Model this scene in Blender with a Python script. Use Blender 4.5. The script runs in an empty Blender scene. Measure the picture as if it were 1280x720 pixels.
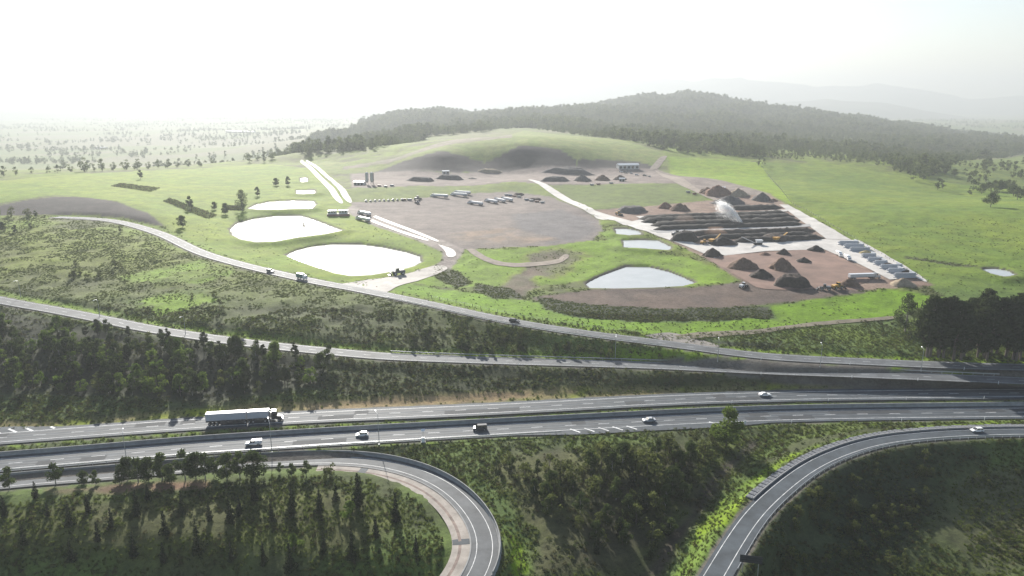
import bpy, bmesh, math, random
import numpy as np
from mathutils import Vector, Matrix
from mathutils.geometry import delaunay_2d_cdt

random.seed(7)
rng = np.random.default_rng(11)
R = math.radians
scene = bpy.context.scene
COL = scene.collection

# ------------------------------------------------------------------ camera, sky, sun, exposure
F, HZ, CAMZ = 914.0, 128.0, 110.0          # focal length in photo pixels, horizon row, drone height
PITCH = math.atan((360.0 - HZ) / F)
cam_d = bpy.data.cameras.new('camera')
cam = bpy.data.objects.new('camera', cam_d)
COL.objects.link(cam)
cam.location = (0, 0, CAMZ)
cam.rotation_euler = (math.pi / 2 - PITCH, 0, 0)
cam_d.sensor_width = 36.0
cam_d.lens = F / 1280.0 * 36.0
cam_d.clip_start = 1.0
cam_d.clip_end = 60000.0
scene.camera = cam

SUN_AZ, SUN_EL = R(-17.0), R(25.0)          # azimuth from +Y towards +X
sun_dir = Vector((math.sin(SUN_AZ) * math.cos(SUN_EL), math.cos(SUN_AZ) * math.cos(SUN_EL), math.sin(SUN_EL)))
world = bpy.data.worlds.new('World')
scene.world = world
world.use_nodes = True
wn = world.node_tree.nodes
wl = world.node_tree.links
for n in list(wn):
    wn.remove(n)
wout = wn.new('ShaderNodeOutputWorld')
wbg = wn.new('ShaderNodeBackground')
sky = wn.new('ShaderNodeTexSky')
sky.sky_type = 'NISHITA'
sky.sun_disc = False
sky.sun_elevation = SUN_EL
sky.sun_rotation = SUN_AZ
sky.altitude = 100
sky.air_density = 1.0
sky.dust_density = 1.0
sky.ozone_density = 1.0
wbg.inputs['Strength'].default_value = 0.065
wl.new(sky.outputs['Color'], wbg.inputs['Color'])
wl.new(wbg.outputs['Background'], wout.inputs['Surface'])

sun_l = bpy.data.lights.new('sun', 'SUN')
sun_l.energy = 5.0
sun_l.angle = R(0.6)
sun_l.color = (1.0, 0.955, 0.88)
sun = bpy.data.objects.new('sun', sun_l)
COL.objects.link(sun)
sun.rotation_euler = sun_dir.to_track_quat('Z', 'Y').to_euler()
sun.location = (-200, 600, 400)

vs = scene.view_settings
vs.view_transform = 'Standard'
vs.look = 'None'
vs.gamma = 1.0
vs.use_curve_mapping = False
vs.exposure = 1.3
scene.render.engine = 'CYCLES'
cy = scene.cycles
cy.use_denoising = True
cy.volume_bounces = 1
cy.max_bounces = 6
cy.diffuse_bounces = 2
cy.glossy_bounces = 2
cy.transmission_bounces = 3
cy.transparent_max_bounces = 6
cy.sample_clamp_indirect = 6.0
HAZE_DENSITY = 0.00020

# ------------------------------------------------------------------ projection helpers
cP, sP = math.cos(PITCH), math.sin(PITCH)


def ray(px, py):
    u = (np.asarray(px, float) - 640.0) / F
    v = -(np.asarray(py, float) - 360.0) / F
    return u, cP + v * sP, -sP + v * cP


def PZ(px, py, z):
    dx, dy, dz = ray(px, py)
    t = (z - CAMZ) / dz
    return dx * t, dy * t, z + 0 * t


def PYd(px, py, Y):
    dx, dy, dz = ray(px, py)
    t = Y / dy
    return dx * t, Y + 0 * t, CAMZ + dz * t


def proj(x, y, z):
    zz = np.asarray(z) - CAMZ
    d = y * cP - zz * sP
    v = (y * sP + zz * cP) / d
    return 640 + F * x / d, 360 - F * v


# ------------------------------------------------------------------ noise
def _hash(ix, iy, seed):
    h = (ix * 374761393 + iy * 668265263 + seed * 974711) & 0xFFFFFFFF
    h = ((h ^ (h >> 13)) * 1274126177) & 0xFFFFFFFF
    return ((h ^ (h >> 16)) & 0xFFFF) / 65535.0


def vnoise(x, y, seed=0):
    x = np.asarray(x, float); y = np.asarray(y, float)
    ix = np.floor(x).astype(np.int64); iy = np.floor(y).astype(np.int64)
    fx = x - ix; fy = y - iy
    fx = fx * fx * (3 - 2 * fx); fy = fy * fy * (3 - 2 * fy)
    a = _hash(ix, iy, seed); b = _hash(ix + 1, iy, seed)
    c = _hash(ix, iy + 1, seed); d = _hash(ix + 1, iy + 1, seed)
    return (a + (b - a) * fx) * (1 - fy) + (c + (d - c) * fx) * fy


def fbm(x, y, s, octv=4, seed=0):
    o = 0; a = 1.0; t = 0
    for k in range(octv):
        o = o + a * vnoise(x / s + 17.3 * k, y / s - 9.1 * k, seed + k)
        t += a; a *= 0.5; s *= 0.5
    return o / t


# ------------------------------------------------------------------ roads in (px, py, z)
ROADS = {
    'A': dict(pts=[(-330, 577, 0), (-60, 552, 0), (0, 547, 0), (120, 538, 0), (240, 529.5, 0), (400, 520, 0), (520, 515, 0), (640, 509.5, 0),
                   (830, 499.5, 0), (950, 495.5, 0), (1040, 493.5, 0), (1280, 491, 0), (1450, 490, 0), (1650, 490, 0)], hw=5.6, bat=8),
    'B': dict(pts=[(-330, 610, -.5), (-60, 585, -.5), (0, 580, -.5), (120, 570, -.5), (240, 559.5, -.5), (340, 553, -.5), (450, 546, -.5), (640, 535.5, -.5),
                   (830, 525.5, -.5), (930, 521, -.5), (1040, 518, -.5), (1280, 515, -.5), (1450, 514, -.5), (1650, 514, -.5)], hw=5.6, bat=6),
    'C': dict(pts=[(-330, 640, -1.3), (-120, 618, -1.3), (15, 603, -1.4), (120, 594.5, -1.5), (220, 585.5, -1.6), (330, 577.5, -1.8), (400, 574.5, -2), (450, 575.5, -2.1), (500, 583.5, -2.2), (545, 600, -2.4),
                   (580, 626, -2.6), (604, 661, -2.9), (608.5, 690, -3.2), (597, 720, -3.6), (566, 760, -4.2), (520, 800, -5)], hw=3.6, bat=5),
    'E': dict(pts=[(830, 830, .6), (895, 720, .4), (918, 681, .3), (945, 642, .2), (980, 609, .1), (1017, 582, 0), (1060, 563, -.1),
                   (1104, 551, -.2), (1160, 544.5, -.3), (1212, 541.5, -.3), (1280, 540, -.4), (1400, 541, -.4), (1600, 545, -.4)], hw=3.5, bat=5),
    'F': dict(pts=[(-330, 312, 22), (-150, 343, 19), (0, 375, 16), (67, 387, 14.5), (134, 400, 13), (188, 411, 12), (269, 423, 10), (336, 431.5, 8.8), (427, 440.5, 7.2), (487, 445.5, 6.2),
                   (602, 450, 5.3), (736, 454, 4.8), (827, 457, 4.5), (950, 463, 4.2), (1062, 467, 4), (1212, 473, 3.6), (1280, 476, 3.4), (1450, 483, 3.5), (1650, 490, 3)], hw=4.2, bat=8),
    'G': dict(pts=[(70, 271.5, 25), (110, 273, 24.5), (150, 277.5, 24), (200, 292, 22), (250, 315, 20), (300, 330, 18.5), (350, 342, 17.2), (400, 353, 16), (440, 360, 15.2), (480, 368, 14.5), (540, 380.5, 13.4),
                   (635, 401, 12), (736, 417, 10.5), (827, 428.5, 9), (950, 444.5, 7), (1062, 451, 5.8), (1175, 456, 5), (1280, 459, 4.6), (1450, 462, 4), (1650, 466, 4)], hw=4.2, bat=8),
}
for r in ROADS.values():
    a = np.array(r['pts'], float)
    x, y, z = PZ(a[:, 0], a[:, 1], a[:, 2])
    r['raw'] = np.stack([x, y, z], 1)


def spline(pts, step=3.0, smooth=2):
    """Catmull-Rom through pts, evenly resampled and lightly smoothed"""
    p = np.asarray(pts, float)
    q = np.vstack([2 * p[0] - p[1], p, 2 * p[-1] - p[-2]])
    out = []
    for i in range(1, len(q) - 2):
        p0, p1, p2, p3 = q[i - 1], q[i], q[i + 1], q[i + 2]
        n = max(2, int(np.linalg.norm(p2 - p1) / step * 2))
        t = np.linspace(0, 1, n, endpoint=False)[:, None]
        out.append(0.5 * (2 * p1 + (p2 - p0) * t + (2 * p0 - 5 * p1 + 4 * p2 - p3) * t ** 2 + (3 * p1 - p0 - 3 * p2 + p3) * t ** 3))
    out = np.vstack(out + [q[-2][None]])
    s = np.r_[0, np.cumsum(np.linalg.norm(np.diff(out, axis=0), axis=1))]
    n = max(3, int(s[-1] / step))
    ss = np.linspace(0, s[-1], n)
    out = np.stack([np.interp(ss, s, out[:, k]) for k in range(out.shape[1])], 1)
    for _ in range(smooth):
        o = out.copy()
        o[1:-1] = (out[:-2] + 2 * out[1:-1] + out[2:]) / 4
        out = o
    return out


for k, r in ROADS.items():
    r['line'] = spline(r['raw'], 2.5, 30 if k in 'AB' else 12)

# ------------------------------------------------------------------ terrain control points
CZ = [  # (px, py, z)
    # lower left mound inside the loop
    (0, 625, -2.2), (0, 680, -4.6), (0, 720, -10), (120, 612, -1.8), (120, 685, -4.8), (120, 720, -10), (250, 600, -1.6), (250, 622, -2.2), (250, 695, -5), (250, 720, -9),
    (380, 600, -1.4), (380, 640, -2.6), (380, 690, -5), (380, 720, -7.5), (470, 610, -1.9), (500, 650, -3.6), (480, 700, -5.4), (480, 720, -7), (540, 640, -2.6), (550, 690, -4),
    (250, 800, -20), (0, 800, -20), (480, 800, -18), (640, 800, -14), (800, 800, -16),
    # between the loop and the right ramp
    (640, 560, -1), (720, 575, -2), (820, 560, -1.2), (650, 620, -2.6), (680, 720, -6), (740, 640, -4), (740, 720, -7.5), (850, 600, -3), (900, 560, -2.2),
    (870, 640, -7), (815, 720, -10.5), (900, 610, -4.5), (930, 590, -3), (850, 720, -8), (880, 690, -3), (960, 555, -2), (1000, 545, -1.5), (1100, 531, -1), (640, 690, -6),
    # right embankment and hollow
    (1060, 640, -7.5), (1100, 610, -6.5), (1000, 660, -6.8), (950, 720, -7), (1040, 720, -11), (1160, 600, -7.5), (1120, 690, -11.5), (1200, 570, -3.5), (1180, 640, -11), (1280, 570, -4),
    (1280, 640, -12), (1280, 720, -14), (1180, 720, -14), (1280, 800, -18), (1000, 800, -17),
    # verge above carriageway A
    (0, 524, 1), (0, 500, 2.2), (120, 518, 1), (120, 495, 2.5), (240, 512, .8), (240, 495, 2), (400, 508, .6), (420, 498, 1), (640, 495, .4), (830, 488, .4), (1040, 483, .3), (1240, 482, .3),
    (0, 470, 5), (0, 420, 11), (100, 470, 4.5), (100, 430, 9), (250, 470, 4), (250, 445, 7.5), (400, 475, 3.2), (640, 472, 2.7), (900, 473, 2.3), (1100, 476, 2.0),
    # between F and G
    (0, 340, 19), (0, 310, 22), (0, 285, 24), (100, 350, 17.5), (100, 310, 21), (200, 370, 15.5), (200, 330, 18.5), (300, 390, 13.5), (300, 355, 16.5), (400, 400, 12.5), (400, 375, 14.4),
    (520, 410, 9.5), (520, 430, 7), (640, 425, 7), (740, 437, 6), (900, 452, 5), (60, 280, 24.5),
    # mulch mound on the left
    (0, 267, 25.5), (80, 269, 26), (150, 273, 25), (0, 255, 29.5), (70, 246, 32), (140, 252, 31), (190, 268, 27.5), (208, 284, 23),
    (0, 235, 31), (100, 230, 32), (0, 222, 30), (100, 217, 30), (200, 240, 29), (200, 213, 28), (270, 300, 20), (270, 270, 22), (230, 270, 25),
    # pond terraces
    (300, 310, 17.5), (350, 325, 16.6), (420, 300, 16.8), (440, 350, 15.3), (520, 340, 15.2), (540, 320, 15.8), (470, 300, 17.2), (280, 262, 22.5), (310, 248, 24), (400, 255, 22), (400, 232, 25), (340, 230, 26), (340, 208, 28),
    (430, 280, 18.5), (440, 262, 20), (425, 245, 22.5), (400, 222, 26), (380, 203, 29),
    # dirt yard, its banks, upper terrace
    (460, 256, 20.5), (560, 246, 20.5), (640, 241, 20.5), (700, 250, 20), (745, 272, 18.5), (740, 300, 17.2), (620, 308, 16.8), (560, 300, 17.5), (500, 285, 18.5),
    (450, 236, 26.5), (520, 232, 27), (640, 227, 27.2), (690, 230, 27), (800, 228, 27.5), (850, 228, 27.5), (890, 246, 24.5), (800, 257, 21.5), (745, 259, 21), (900, 238, 27),
    (450, 217, 28), (560, 216, 28.5), (640, 214, 28.5), (740, 213, 28.5), (820, 211, 29), (870, 222, 29),
    (580, 330, 14.5), (640, 340, 13.5), (700, 325, 14), (590, 360, 12.8), (700, 365, 12.5), (660, 318, 15.4), (560, 350, 13.5), (620, 385, 12), (740, 400, 10.8), (700, 385, 11.4),
    (780, 320, 14), (770, 300, 16), (850, 330, 14), (900, 350, 13.3), (720, 350, 12.5), (800, 370, 12.2), (800, 392, 10.4), (900, 380, 11), (960, 390, 9.8), (900, 405, 9.4), (850, 415, 9),
    (960, 412, 8.4), (1050, 395, 8.8), (1100, 420, 7), (1000, 430, 7.2), (1100, 380, 10), (1150, 430, 6.4), (1200, 430, 6.2), (1280, 430, 6),
    # compost yard
    (960, 362, 12.4), (1060, 360, 12.6), (1150, 352, 12.8), (880, 325, 14.8), (1000, 330, 14.6), (1080, 315, 15.5), (1040, 298, 17), (900, 300, 16.9), (850, 292, 17.6), (1000, 275, 19.6), (800, 275, 19.4), (900, 272, 20), (960, 252, 23), (900, 252, 23), (850, 262, 21.5),
    # pasture
    (1180, 370, 11.5), (1280, 372, 10.5), (1160, 330, 14.8), (1280, 330, 15.5), (1100, 300, 17.5), (1200, 300, 18.5), (1280, 300, 19), (1040, 270, 22), (1150, 265, 24), (1280, 260, 25), (1000, 245, 26),
]
CY = [  # (px, py, forward distance)
    (480, 206, 915), (550, 190, 930), (605, 203, 925), (650, 182, 950), (700, 186, 955), (760, 199, 950), (820, 206, 945), (640, 170, 1040), (560, 180, 1000), (500, 192, 1000), (720, 176, 1030),
    (830, 193, 1010), (900, 198, 1000), (960, 202, 980), (900, 220, 880), (980, 225, 850), (1060, 206, 980), (1100, 230, 840), (1160, 222, 900), (1200, 245, 780), (1280, 232, 880), (1280, 210, 1080), (1220, 205, 1120),
    (430, 190, 1060), (380, 190, 1100), (340, 196, 1150), (400, 172, 2346), (480, 152, 2829), (540, 141, 3035), (600, 146, 3104), (680, 145, 3242), (740, 142, 3311), (800, 126, 3422), (850, 122, 3449), (900, 128, 3449), (950, 136, 3449),
    (1000, 144, 3477), (1050, 148, 3505), (1100, 157, 3532), (1150, 165, 3587), (1200, 171, 3643), (1250, 180, 3698), (1280, 184, 3725), (1180, 197, 1500), (1280, 196, 1700), (700, 160, 1900), (850, 168, 1800), (950, 174, 1750), (1080, 188, 1650), (560, 162, 1800), (480, 172, 1600),
]
WORLD = []   # (u, Y, z) for what lies beyond
for u in (-1.1, -.8, -.5, -.3):
    WORLD += [(u, 1500, -20), (u, 2000, -45), (u, 3000, -58), (u, 5000, -60), (u, 16000, -60)]
for u in (-.1, .1, .3, .5, .8, 1.1):
    WORLD += [(u, 5200, -30), (u, 6500, -58), (u, 16000, -60)]
ctl = []
a = np.array(CZ, float); ctl.append(np.stack(PZ(a[:, 0], a[:, 1], a[:, 2]), 1))
a = np.array(CY, float); ctl.append(np.stack(PYd(a[:, 0], a[:, 1], a[:, 2]), 1))
a = np.array(WORLD, float); ctl.append(np.stack([a[:, 0] * a[:, 1], a[:, 1], a[:, 2]], 1))
base = np.vstack(ctl[:2])
uu = base[:, 0] / base[:, 1]
for lo, to in ((-.64, -1.0), (.64, 1.0)):
    m = (uu < lo) if lo < 0 else (uu > lo)
    e = base[m].copy(); e[:, 0] = e[:, 1] * to
    ctl.append(e)
for k, r in ROADS.items():
    l = r['line'][::12]
    ctl.append(l[(l[:, 1] > 60)])
ctl.append(np.array([(-90, 70, -24), (0, 70, -24), (90, 70, -24.)]))
ctl = np.vstack(ctl)
cu, cw = ctl[:, 0] / ctl[:, 1], np.log(ctl[:, 1])
KC = 0.015


def kern(r2):
    return np.sqrt(r2 + KC * KC)


K = kern((cu[:, None] - cu[None]) ** 2 + (cw[:, None] - cw[None]) ** 2)
n = len(ctl)
Am = np.zeros((n + 1, n + 1)); Am[:n, :n] = K - np.eye(n) * 0.004; Am[n, :n] = 1; Am[:n, n] = 1
sol = np.linalg.solve(Am, np.r_[ctl[:, 2], 0])

NU, NW = 900, 740
UMAX, W0, W1 = 1.0, math.log(70), math.log(16000)
gu = np.linspace(-UMAX, UMAX, NU); gw = np.linspace(W0, W1, NW)
GU, GW = np.meshgrid(gu, gw)
GX, GY = GU * np.exp(GW), np.exp(GW)
# the smooth base is evaluated on a coarser lattice and interpolated
su, sw = gu[::3], gw[::3]
SU, SW = np.meshgrid(np.r_[su, gu[-1]] if su[-1] != gu[-1] else su, np.r_[sw, gw[-1]] if sw[-1] != gw[-1] else sw)
SZ = np.zeros(SU.size)
fu, fw = SU.ravel(), SW.ravel()
for i in range(0, SU.size, 8000):
    s = slice(i, i + 8000)
    SZ[s] = kern((fu[s, None] - cu[None]) ** 2 + (fw[s, None] - cw[None]) ** 2) @ sol[:n] + sol[n]
SZ = SZ.reshape(SU.shape)


def lerp_grid(Z, us, ws, u, w):
    iu = np.clip(np.searchsorted(us, u) - 1, 0, len(us) - 2); iw = np.clip(np.searchsorted(ws, w) - 1, 0, len(ws) - 2)
    fu_ = np.clip((u - us[iu]) / (us[iu + 1] - us[iu]), 0, 1); fw_ = np.clip((w - ws[iw]) / (ws[iw + 1] - ws[iw]), 0, 1)
    return (Z[iw, iu] * (1 - fu_) + Z[iw, iu + 1] * fu_) * (1 - fw_) + (Z[iw + 1, iu] * (1 - fu_) + Z[iw + 1, iu + 1] * fu_) * fw_


GZ = lerp_grid(SZ, SU[0], SW[:, 0], GU.ravel(), GW.ravel()).reshape(GU.shape)


def height(x, y, Z=None):
    x = np.asarray(x, float); y = np.asarray(y, float)
    return lerp_grid(GZ if Z is None else Z, gu, gw, (x / y), np.log(y))


TS = np.exp(np.linspace(math.log(80), math.log(15000), 950))


def ground(px, py):
    """where the sight line through a photo pixel meets the terrain -> (N,3)"""
    px = np.atleast_1d(np.asarray(px, float)); py = np.atleast_1d(np.asarray(py, float))
    dx, dy, dz = ray(px, py)
    dx, dz = dx / dy, dz / dy
    out = np.zeros((len(px), 3))
    for i in range(len(px)):
        zz = CAMZ + dz[i] * TS
        h = height(dx[i] * TS, TS)
        b = np.nonzero(zz < h)[0]
        if len(b) and b[0] > 0:
            j = b[0]
            d0, d1 = zz[j - 1] - h[j - 1], zz[j] - h[j]
            t = TS[j - 1] + (TS[j] - TS[j - 1]) * d0 / (d0 - d1)
        else:
            t = TS[b[0]] if len(b) else 9000.0
        out[i] = (dx[i] * t, t, height(dx[i] * t, t))
    return out


# ------------------------------------------------------------------ polygons: distances on the lattice
def inpoly(x, y, poly):
    c = np.zeros(x.shape, bool)
    j = len(poly) - 1
    for i in range(len(poly)):
        xi, yi = poly[i][0], poly[i][1]; xj, yj = poly[j][0], poly[j][1]
        if yi != yj:
            c ^= ((yi > y) != (yj > y)) & (x < (xj - xi) * (y - yi) / (yj - yi) + xi)
        j = i
    return c


def segdist(x, y, line, closed=False):
    """distance to a polyline and the line's height at the nearest point"""
    best = np.full(x.shape, 1e9); bz = np.zeros(x.shape); side = np.zeros(x.shape)
    pts = np.vstack([line, line[:1]]) if closed else line
    for a_, b_ in zip(pts[:-1], pts[1:]):
        dx, dy = b_[0] - a_[0], b_[1] - a_[1]
        l2 = dx * dx + dy * dy + 1e-9
        t = np.clip(((x - a_[0]) * dx + (y - a_[1]) * dy) / l2, 0, 1)
        d = np.hypot(x - a_[0] - t * dx, y - a_[1] - t * dy)
        m = d < best
        best = np.where(m, d, best)
        if len(a_) > 2:
            bz = np.where(m, a_[2] + t * (b_[2] - a_[2]), bz)
        side = np.where(m, np.sign(dx * (y - a_[1]) - dy * (x - a_[0])), side)
    return best, bz, side


def lattice_box(pts, pad):
    pts = np.asarray(pts)
    y0, y1 = max(71, pts[:, 1].min() - pad), pts[:, 1].max() + pad
    i0, i1 = np.searchsorted(gw, math.log(y0)), np.searchsorted(gw, math.log(y1)) + 1
    u0 = min((pts[:, 0].min() - pad) / y0, (pts[:, 0].min() - pad) / y1); u1 = max((pts[:, 0].max() + pad) / y0, (pts[:, 0].max() + pad) / y1)
    j0, j1 = np.searchsorted(gu, u0), np.searchsorted(gu, u1) + 1
    return slice(max(0, i0 - 1), min(NW, i1 + 1)), slice(max(0, j0 - 1), min(NU, j1 + 1))


def sstep(a_, b_, x):
    t = np.clip((x - a_) / (b_ - a_), 0, 1)
    return t * t * (3 - 2 * t)


NAT = np.ones(GZ.shape)            # how natural (bumpy) the ground is
ROADM = np.zeros(GZ.shape, bool)   # paved

PONDS = {
    'settling': dict(z=18.6, px=[(288, 287), (297, 279), (318, 274), (345, 270.5), (375, 270), (392, 275), (410, 282), (428, 288.5), (405, 293), (372, 297), (345, 302), (322, 303), (303, 300), (291, 294)]),
    'lower': dict(z=14.6, px=[(358, 319.5), (370, 314), (390, 309), (415, 306), (450, 306), (478, 309.5), (505, 315), (524, 321), (526, 328), (515, 334), (490, 340), (462, 344.5), (440, 345.5), (420, 342), (395, 334), (372, 326)]),
    'upper': dict(z=22, px=[(310, 261), (320, 256), (338, 252.5), (365, 251), (391, 251.5), (394, 256), (390, 261), (350, 262), (325, 262.5)]),
    'shed': dict(z=24.2, px=[(371, 238), (392, 237.6), (394, 242), (380, 243), (371, 242.4)]),
    'tiny': dict(z=26, px=[(376, 222.5), (383, 222), (384, 227.5), (377, 228)]),
    'basin': dict(z=12.0, px=[(733, 355), (748, 347), (766, 340), (783, 334), (812, 334.5), (835, 340), (855, 348), (868, 354), (852, 358), (815, 360), (770, 361), (738, 360.5)]),
    'step': dict(z=17.2, px=[(769, 286), (782, 286), (797, 288.5), (802, 293.5), (785, 294), (772, 293)]),
    'cell': dict(z=15.8, px=[(779, 301), (800, 300), (822, 301), (838, 309), (836, 313), (808, 311), (781, 309.5)]),
    'dam': dict(z=14.2, px=[(1229, 337), (1243, 336), (1258, 338.5), (1269, 344), (1255, 346), (1240, 342.5)]),
}
for k, p in PONDS.items():
    a = np.array(p['px'], float)
    x, y, z = PZ(a[:, 0], a[:, 1], p['z'])
    w = np.stack([x, y, z], 1)
    p['world'] = spline(np.vstack([w, w[:2]]), 2.0, 2)[:-1]
    c = p['world'][:, :2].mean(0)
    sy, sx = lattice_box(p['world'], 25)
    xx, yy = GX[sy, sx], GY[sy, sx]
    ins = inpoly(xx, yy, w)
    d, _, _ = segdist(xx, yy, w, True)
    d = np.where(ins, -d, d)
    t = sstep(0.5, 13, d)
    bank = np.where(d < 0, p['z'] - 1.2, p['z'] + 0.25 + np.clip(d, 0, 4) * 0.25)
    GZ[sy, sx] = np.where(d < 13, bank * (1 - t) + GZ[sy, sx] * t, GZ[sy, sx])
    NAT[sy, sx] = np.where(d < 9, 0, NAT[sy, sx])
    p['d'] = (sy, sx, d)

# road formations
for k in 'FGACBE':
    r = ROADS[k]
    line = r['line'][::2]
    sy, sx = lattice_box(line, 30)
    xx, yy = GX[sy, sx], GY[sy, sx]
    d, zz, side = segdist(xx, yy, line)
    flat = r['hw'] + 1.6
    t = sstep(flat, flat + r['bat'], d)
    GZ[sy, sx] = np.where(d < flat + r['bat'], (zz - 0.3) * (1 - t) + GZ[sy, sx] * t, GZ[sy, sx])
    NAT[sy, sx] *= sstep(flat, flat + 4, d)
    ROADM[sy, sx] |= d < r['hw'] + 0.3
    r['d'] = (sy, sx, d, side)

# ------------------------------------------------------------------ ground cover zones (albedo per vertex + plant density)
ALB = np.zeros(GZ.shape + (3,))
VEG = np.zeros(GZ.shape)           # shrub and tussock density
n1 = fbm(GX, GY, 60, 4, 3); n2 = fbm(GX, GY, 14, 3, 21); n3 = fbm(GX, GY, 5, 3, 41)
mixc = lambda a_, b_, t: np.asarray(a_)[None, None] * (1 - t[..., None]) + np.asarray(b_)[None, None] * t[..., None]
OLIVE, GRASS, DRY, BRIGHT, DARK = (.058, .068, .026), (.085, .125, .025), (.19, .145, .07), (.105, .175, .020), (.035, .042, .022)
ALB[:] = mixc(OLIVE, GRASS, sstep(.35, .65, n1 * .6 + n2 * .4))
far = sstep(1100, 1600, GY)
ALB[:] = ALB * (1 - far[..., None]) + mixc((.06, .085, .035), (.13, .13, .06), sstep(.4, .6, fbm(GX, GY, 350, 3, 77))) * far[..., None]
VEG[:] = np.where(GY < 420, .75, .6) * (GY < 900)
JIT = (n3 - .5)


def zone(pxpoly, col_a, col_b, veg=None, nat=None, soft=1.5, jit=3.0, noise=None, on=None):
    w = ground([p[0] for p in pxpoly], [p[1] for p in pxpoly])
    sy, sx = lattice_box(w, 12)
    xx, yy = GX[sy, sx], GY[sy, sx]
    ins = inpoly(xx, yy, w)
    d, _, _ = segdist(xx, yy, w, True)
    d = np.where(ins, -d, d) + JIT[sy, sx] * jit
    m = 1 - sstep(-soft, soft, d)
    nn = (n2 if noise is None else noise)[sy, sx]
    c = mixc(col_a, col_b, sstep(.3, .7, nn))
    ALB[sy, sx] = ALB[sy, sx] * (1 - m[..., None]) + c * m[..., None]
    if veg is not None:
        VEG[sy, sx] = np.where(m > .5, veg, VEG[sy, sx])
    if nat is not None:
        NAT[sy, sx] = np.where(m > .2, np.minimum(NAT[sy, sx], nat), NAT[sy, sx])
    return w


# pasture and paddocks
zone([(950, 203), (1060, 207), (1160, 226), (1280, 236), (1500, 250), (1500, 440), (1280, 400), (1190, 378), (1150, 350), (1060, 300), (985, 245)], (.064, .108, .028), (.105, .142, .036), veg=.05, nat=.5, noise=n1 * .5 + n2 * .5)
zone([(1160, 226), (1170, 205), (1290, 190), (1500, 190), (1500, 250), (1280, 236)], (.055, .085, .035), (.09, .115, .04), veg=.1)
zone([(825, 195), (900, 199), (952, 203), (992, 256), (960, 243), (905, 228), (842, 223), (836, 208)], (.115, .180, .026), (.13, .185, .035), veg=0, nat=.2)
zone([(0, 226), (120, 216), (330, 204), (395, 212), (428, 243), (445, 262), (500, 292), (560, 318), (545, 332), (500, 345), (440, 352), (380, 348), (300, 327), (240, 305), (205, 283), (150, 252), (70, 243), (0, 254), (-300, 262), (-300, 230)],
     (.085, .135, .026), (.125, .165, .035), veg=.02, nat=.35, noise=n1 * .5 + n2 * .5)
zone([(385, 200), (480, 208), (540, 184), (600, 172), (655, 163), (830, 192), (838, 207), (760, 205), (560, 205), (440, 217), (400, 216)], (.095, .130, .045), (.125, .145, .06), veg=0, nat=.3)
zone([(430, 208), (500, 196), (560, 176), (640, 168), (640, 172), (560, 181), (500, 200), (430, 212)], (.19, .16, .12), (.16, .15, .09), veg=0)
# dark mulch batters
zone([(462, 217), (500, 203), (550, 189), (580, 195), (606, 203), (630, 192), (655, 181), (700, 187), (720, 200), (722, 214), (600, 216)], (.052, .045, .042), (.038, .033, .032), veg=0, nat=.2, soft=1.0, jit=1.2)
zone([(724, 214), (722, 199), (760, 199), (800, 203), (826, 209), (800, 212)], (.052, .045, .042), (.038, .033, .032), veg=0, nat=.2, soft=1.0, jit=1.2)
zone([(-200, 262), (0, 257), (35, 250), (70, 246), (110, 247), (145, 252), (185, 266), (207, 284), (150, 274), (80, 270), (0, 269), (-200, 274)], (.030, .025, .024), (.045, .037, .034), veg=0, nat=.25, jit=1.5)
# upper terrace and banks
zone([(438, 217), (560, 216), (640, 214), (820, 210), (850, 220), (905, 226), (965, 243), (900, 252), (880, 240), (850, 229), (760, 230), (690, 231), (640, 227), (520, 232), (470, 236), (440, 234)], (.16, .125, .11), (.21, .17, .145), veg=0, nat=0, jit=2)
zone([(440, 236), (520, 233), (640, 228), (690, 232), (735, 264), (690, 246), (640, 240), (560, 244), (450, 251), (430, 246)], (.075, .105, .038), (.10, .13, .04), veg=0, nat=.15)
zone([(690, 232), (800, 230), (850, 230), (893, 249), (800, 258), (745, 262)], (.055, .080, .032), (.07, .10, .035), veg=0, nat=.15)
# dirt yard
zone([(438, 253), (500, 251), (550, 245), (600, 241), (640, 239), (690, 246), (728, 262), (748, 275), (753, 288), (740, 300), (700, 308), (640, 309), (575, 312), (545, 303), (500, 290), (465, 276)], (.145, .118, .106), (.185, .152, .132), veg=0, nat=0, noise=n1)
zone([(640, 268), (700, 262), (742, 276), (748, 288), (735, 299), (690, 305), (650, 300)], (.115, .105, .105), (.13, .118, .115), veg=0, nat=0, soft=6, jit=8)
zone([(560, 292), (640, 285), (700, 300), (640, 306), (575, 306)], (.22, .16, .115), (.17, .14, .12), veg=0, nat=0, soft=5, jit=8)
# muddy haul road from junction up to the weighbridge
zone([(455, 355), (485, 347), (530, 338), (553, 326), (553, 315), (520, 300), (470, 283), (430, 264), (440, 256), (475, 274), (530, 292), (580, 311), (578, 326), (560, 340), (520, 352), (485, 372), (455, 368)], (.22, .185, .165), (.28, .24, .21), veg=0, nat=0, jit=1.5)
# grass benches below the yard
zone([(582, 312), (640, 312), (760, 300), (748, 290), (770, 290), (820, 315), (860, 322), (930, 350), (860, 358), (835, 338), (780, 330), (735, 350), (690, 356), (560, 360), (500, 352), (560, 340)], (.078, .130, .022), (.10, .165, .024), veg=.02, nat=.6)
zone([(655, 318), (700, 310), (735, 318), (720, 335), (690, 350), (660, 345)], (.12, .095, .06), (.09, .10, .04), veg=.15, nat=.7, soft=5, jit=10)
zone([(640, 345), (665, 335), (670, 360), (650, 372), (625, 360)], (.15, .11, .08), (.11, .10, .06), veg=0, soft=4, jit=5)
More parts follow.
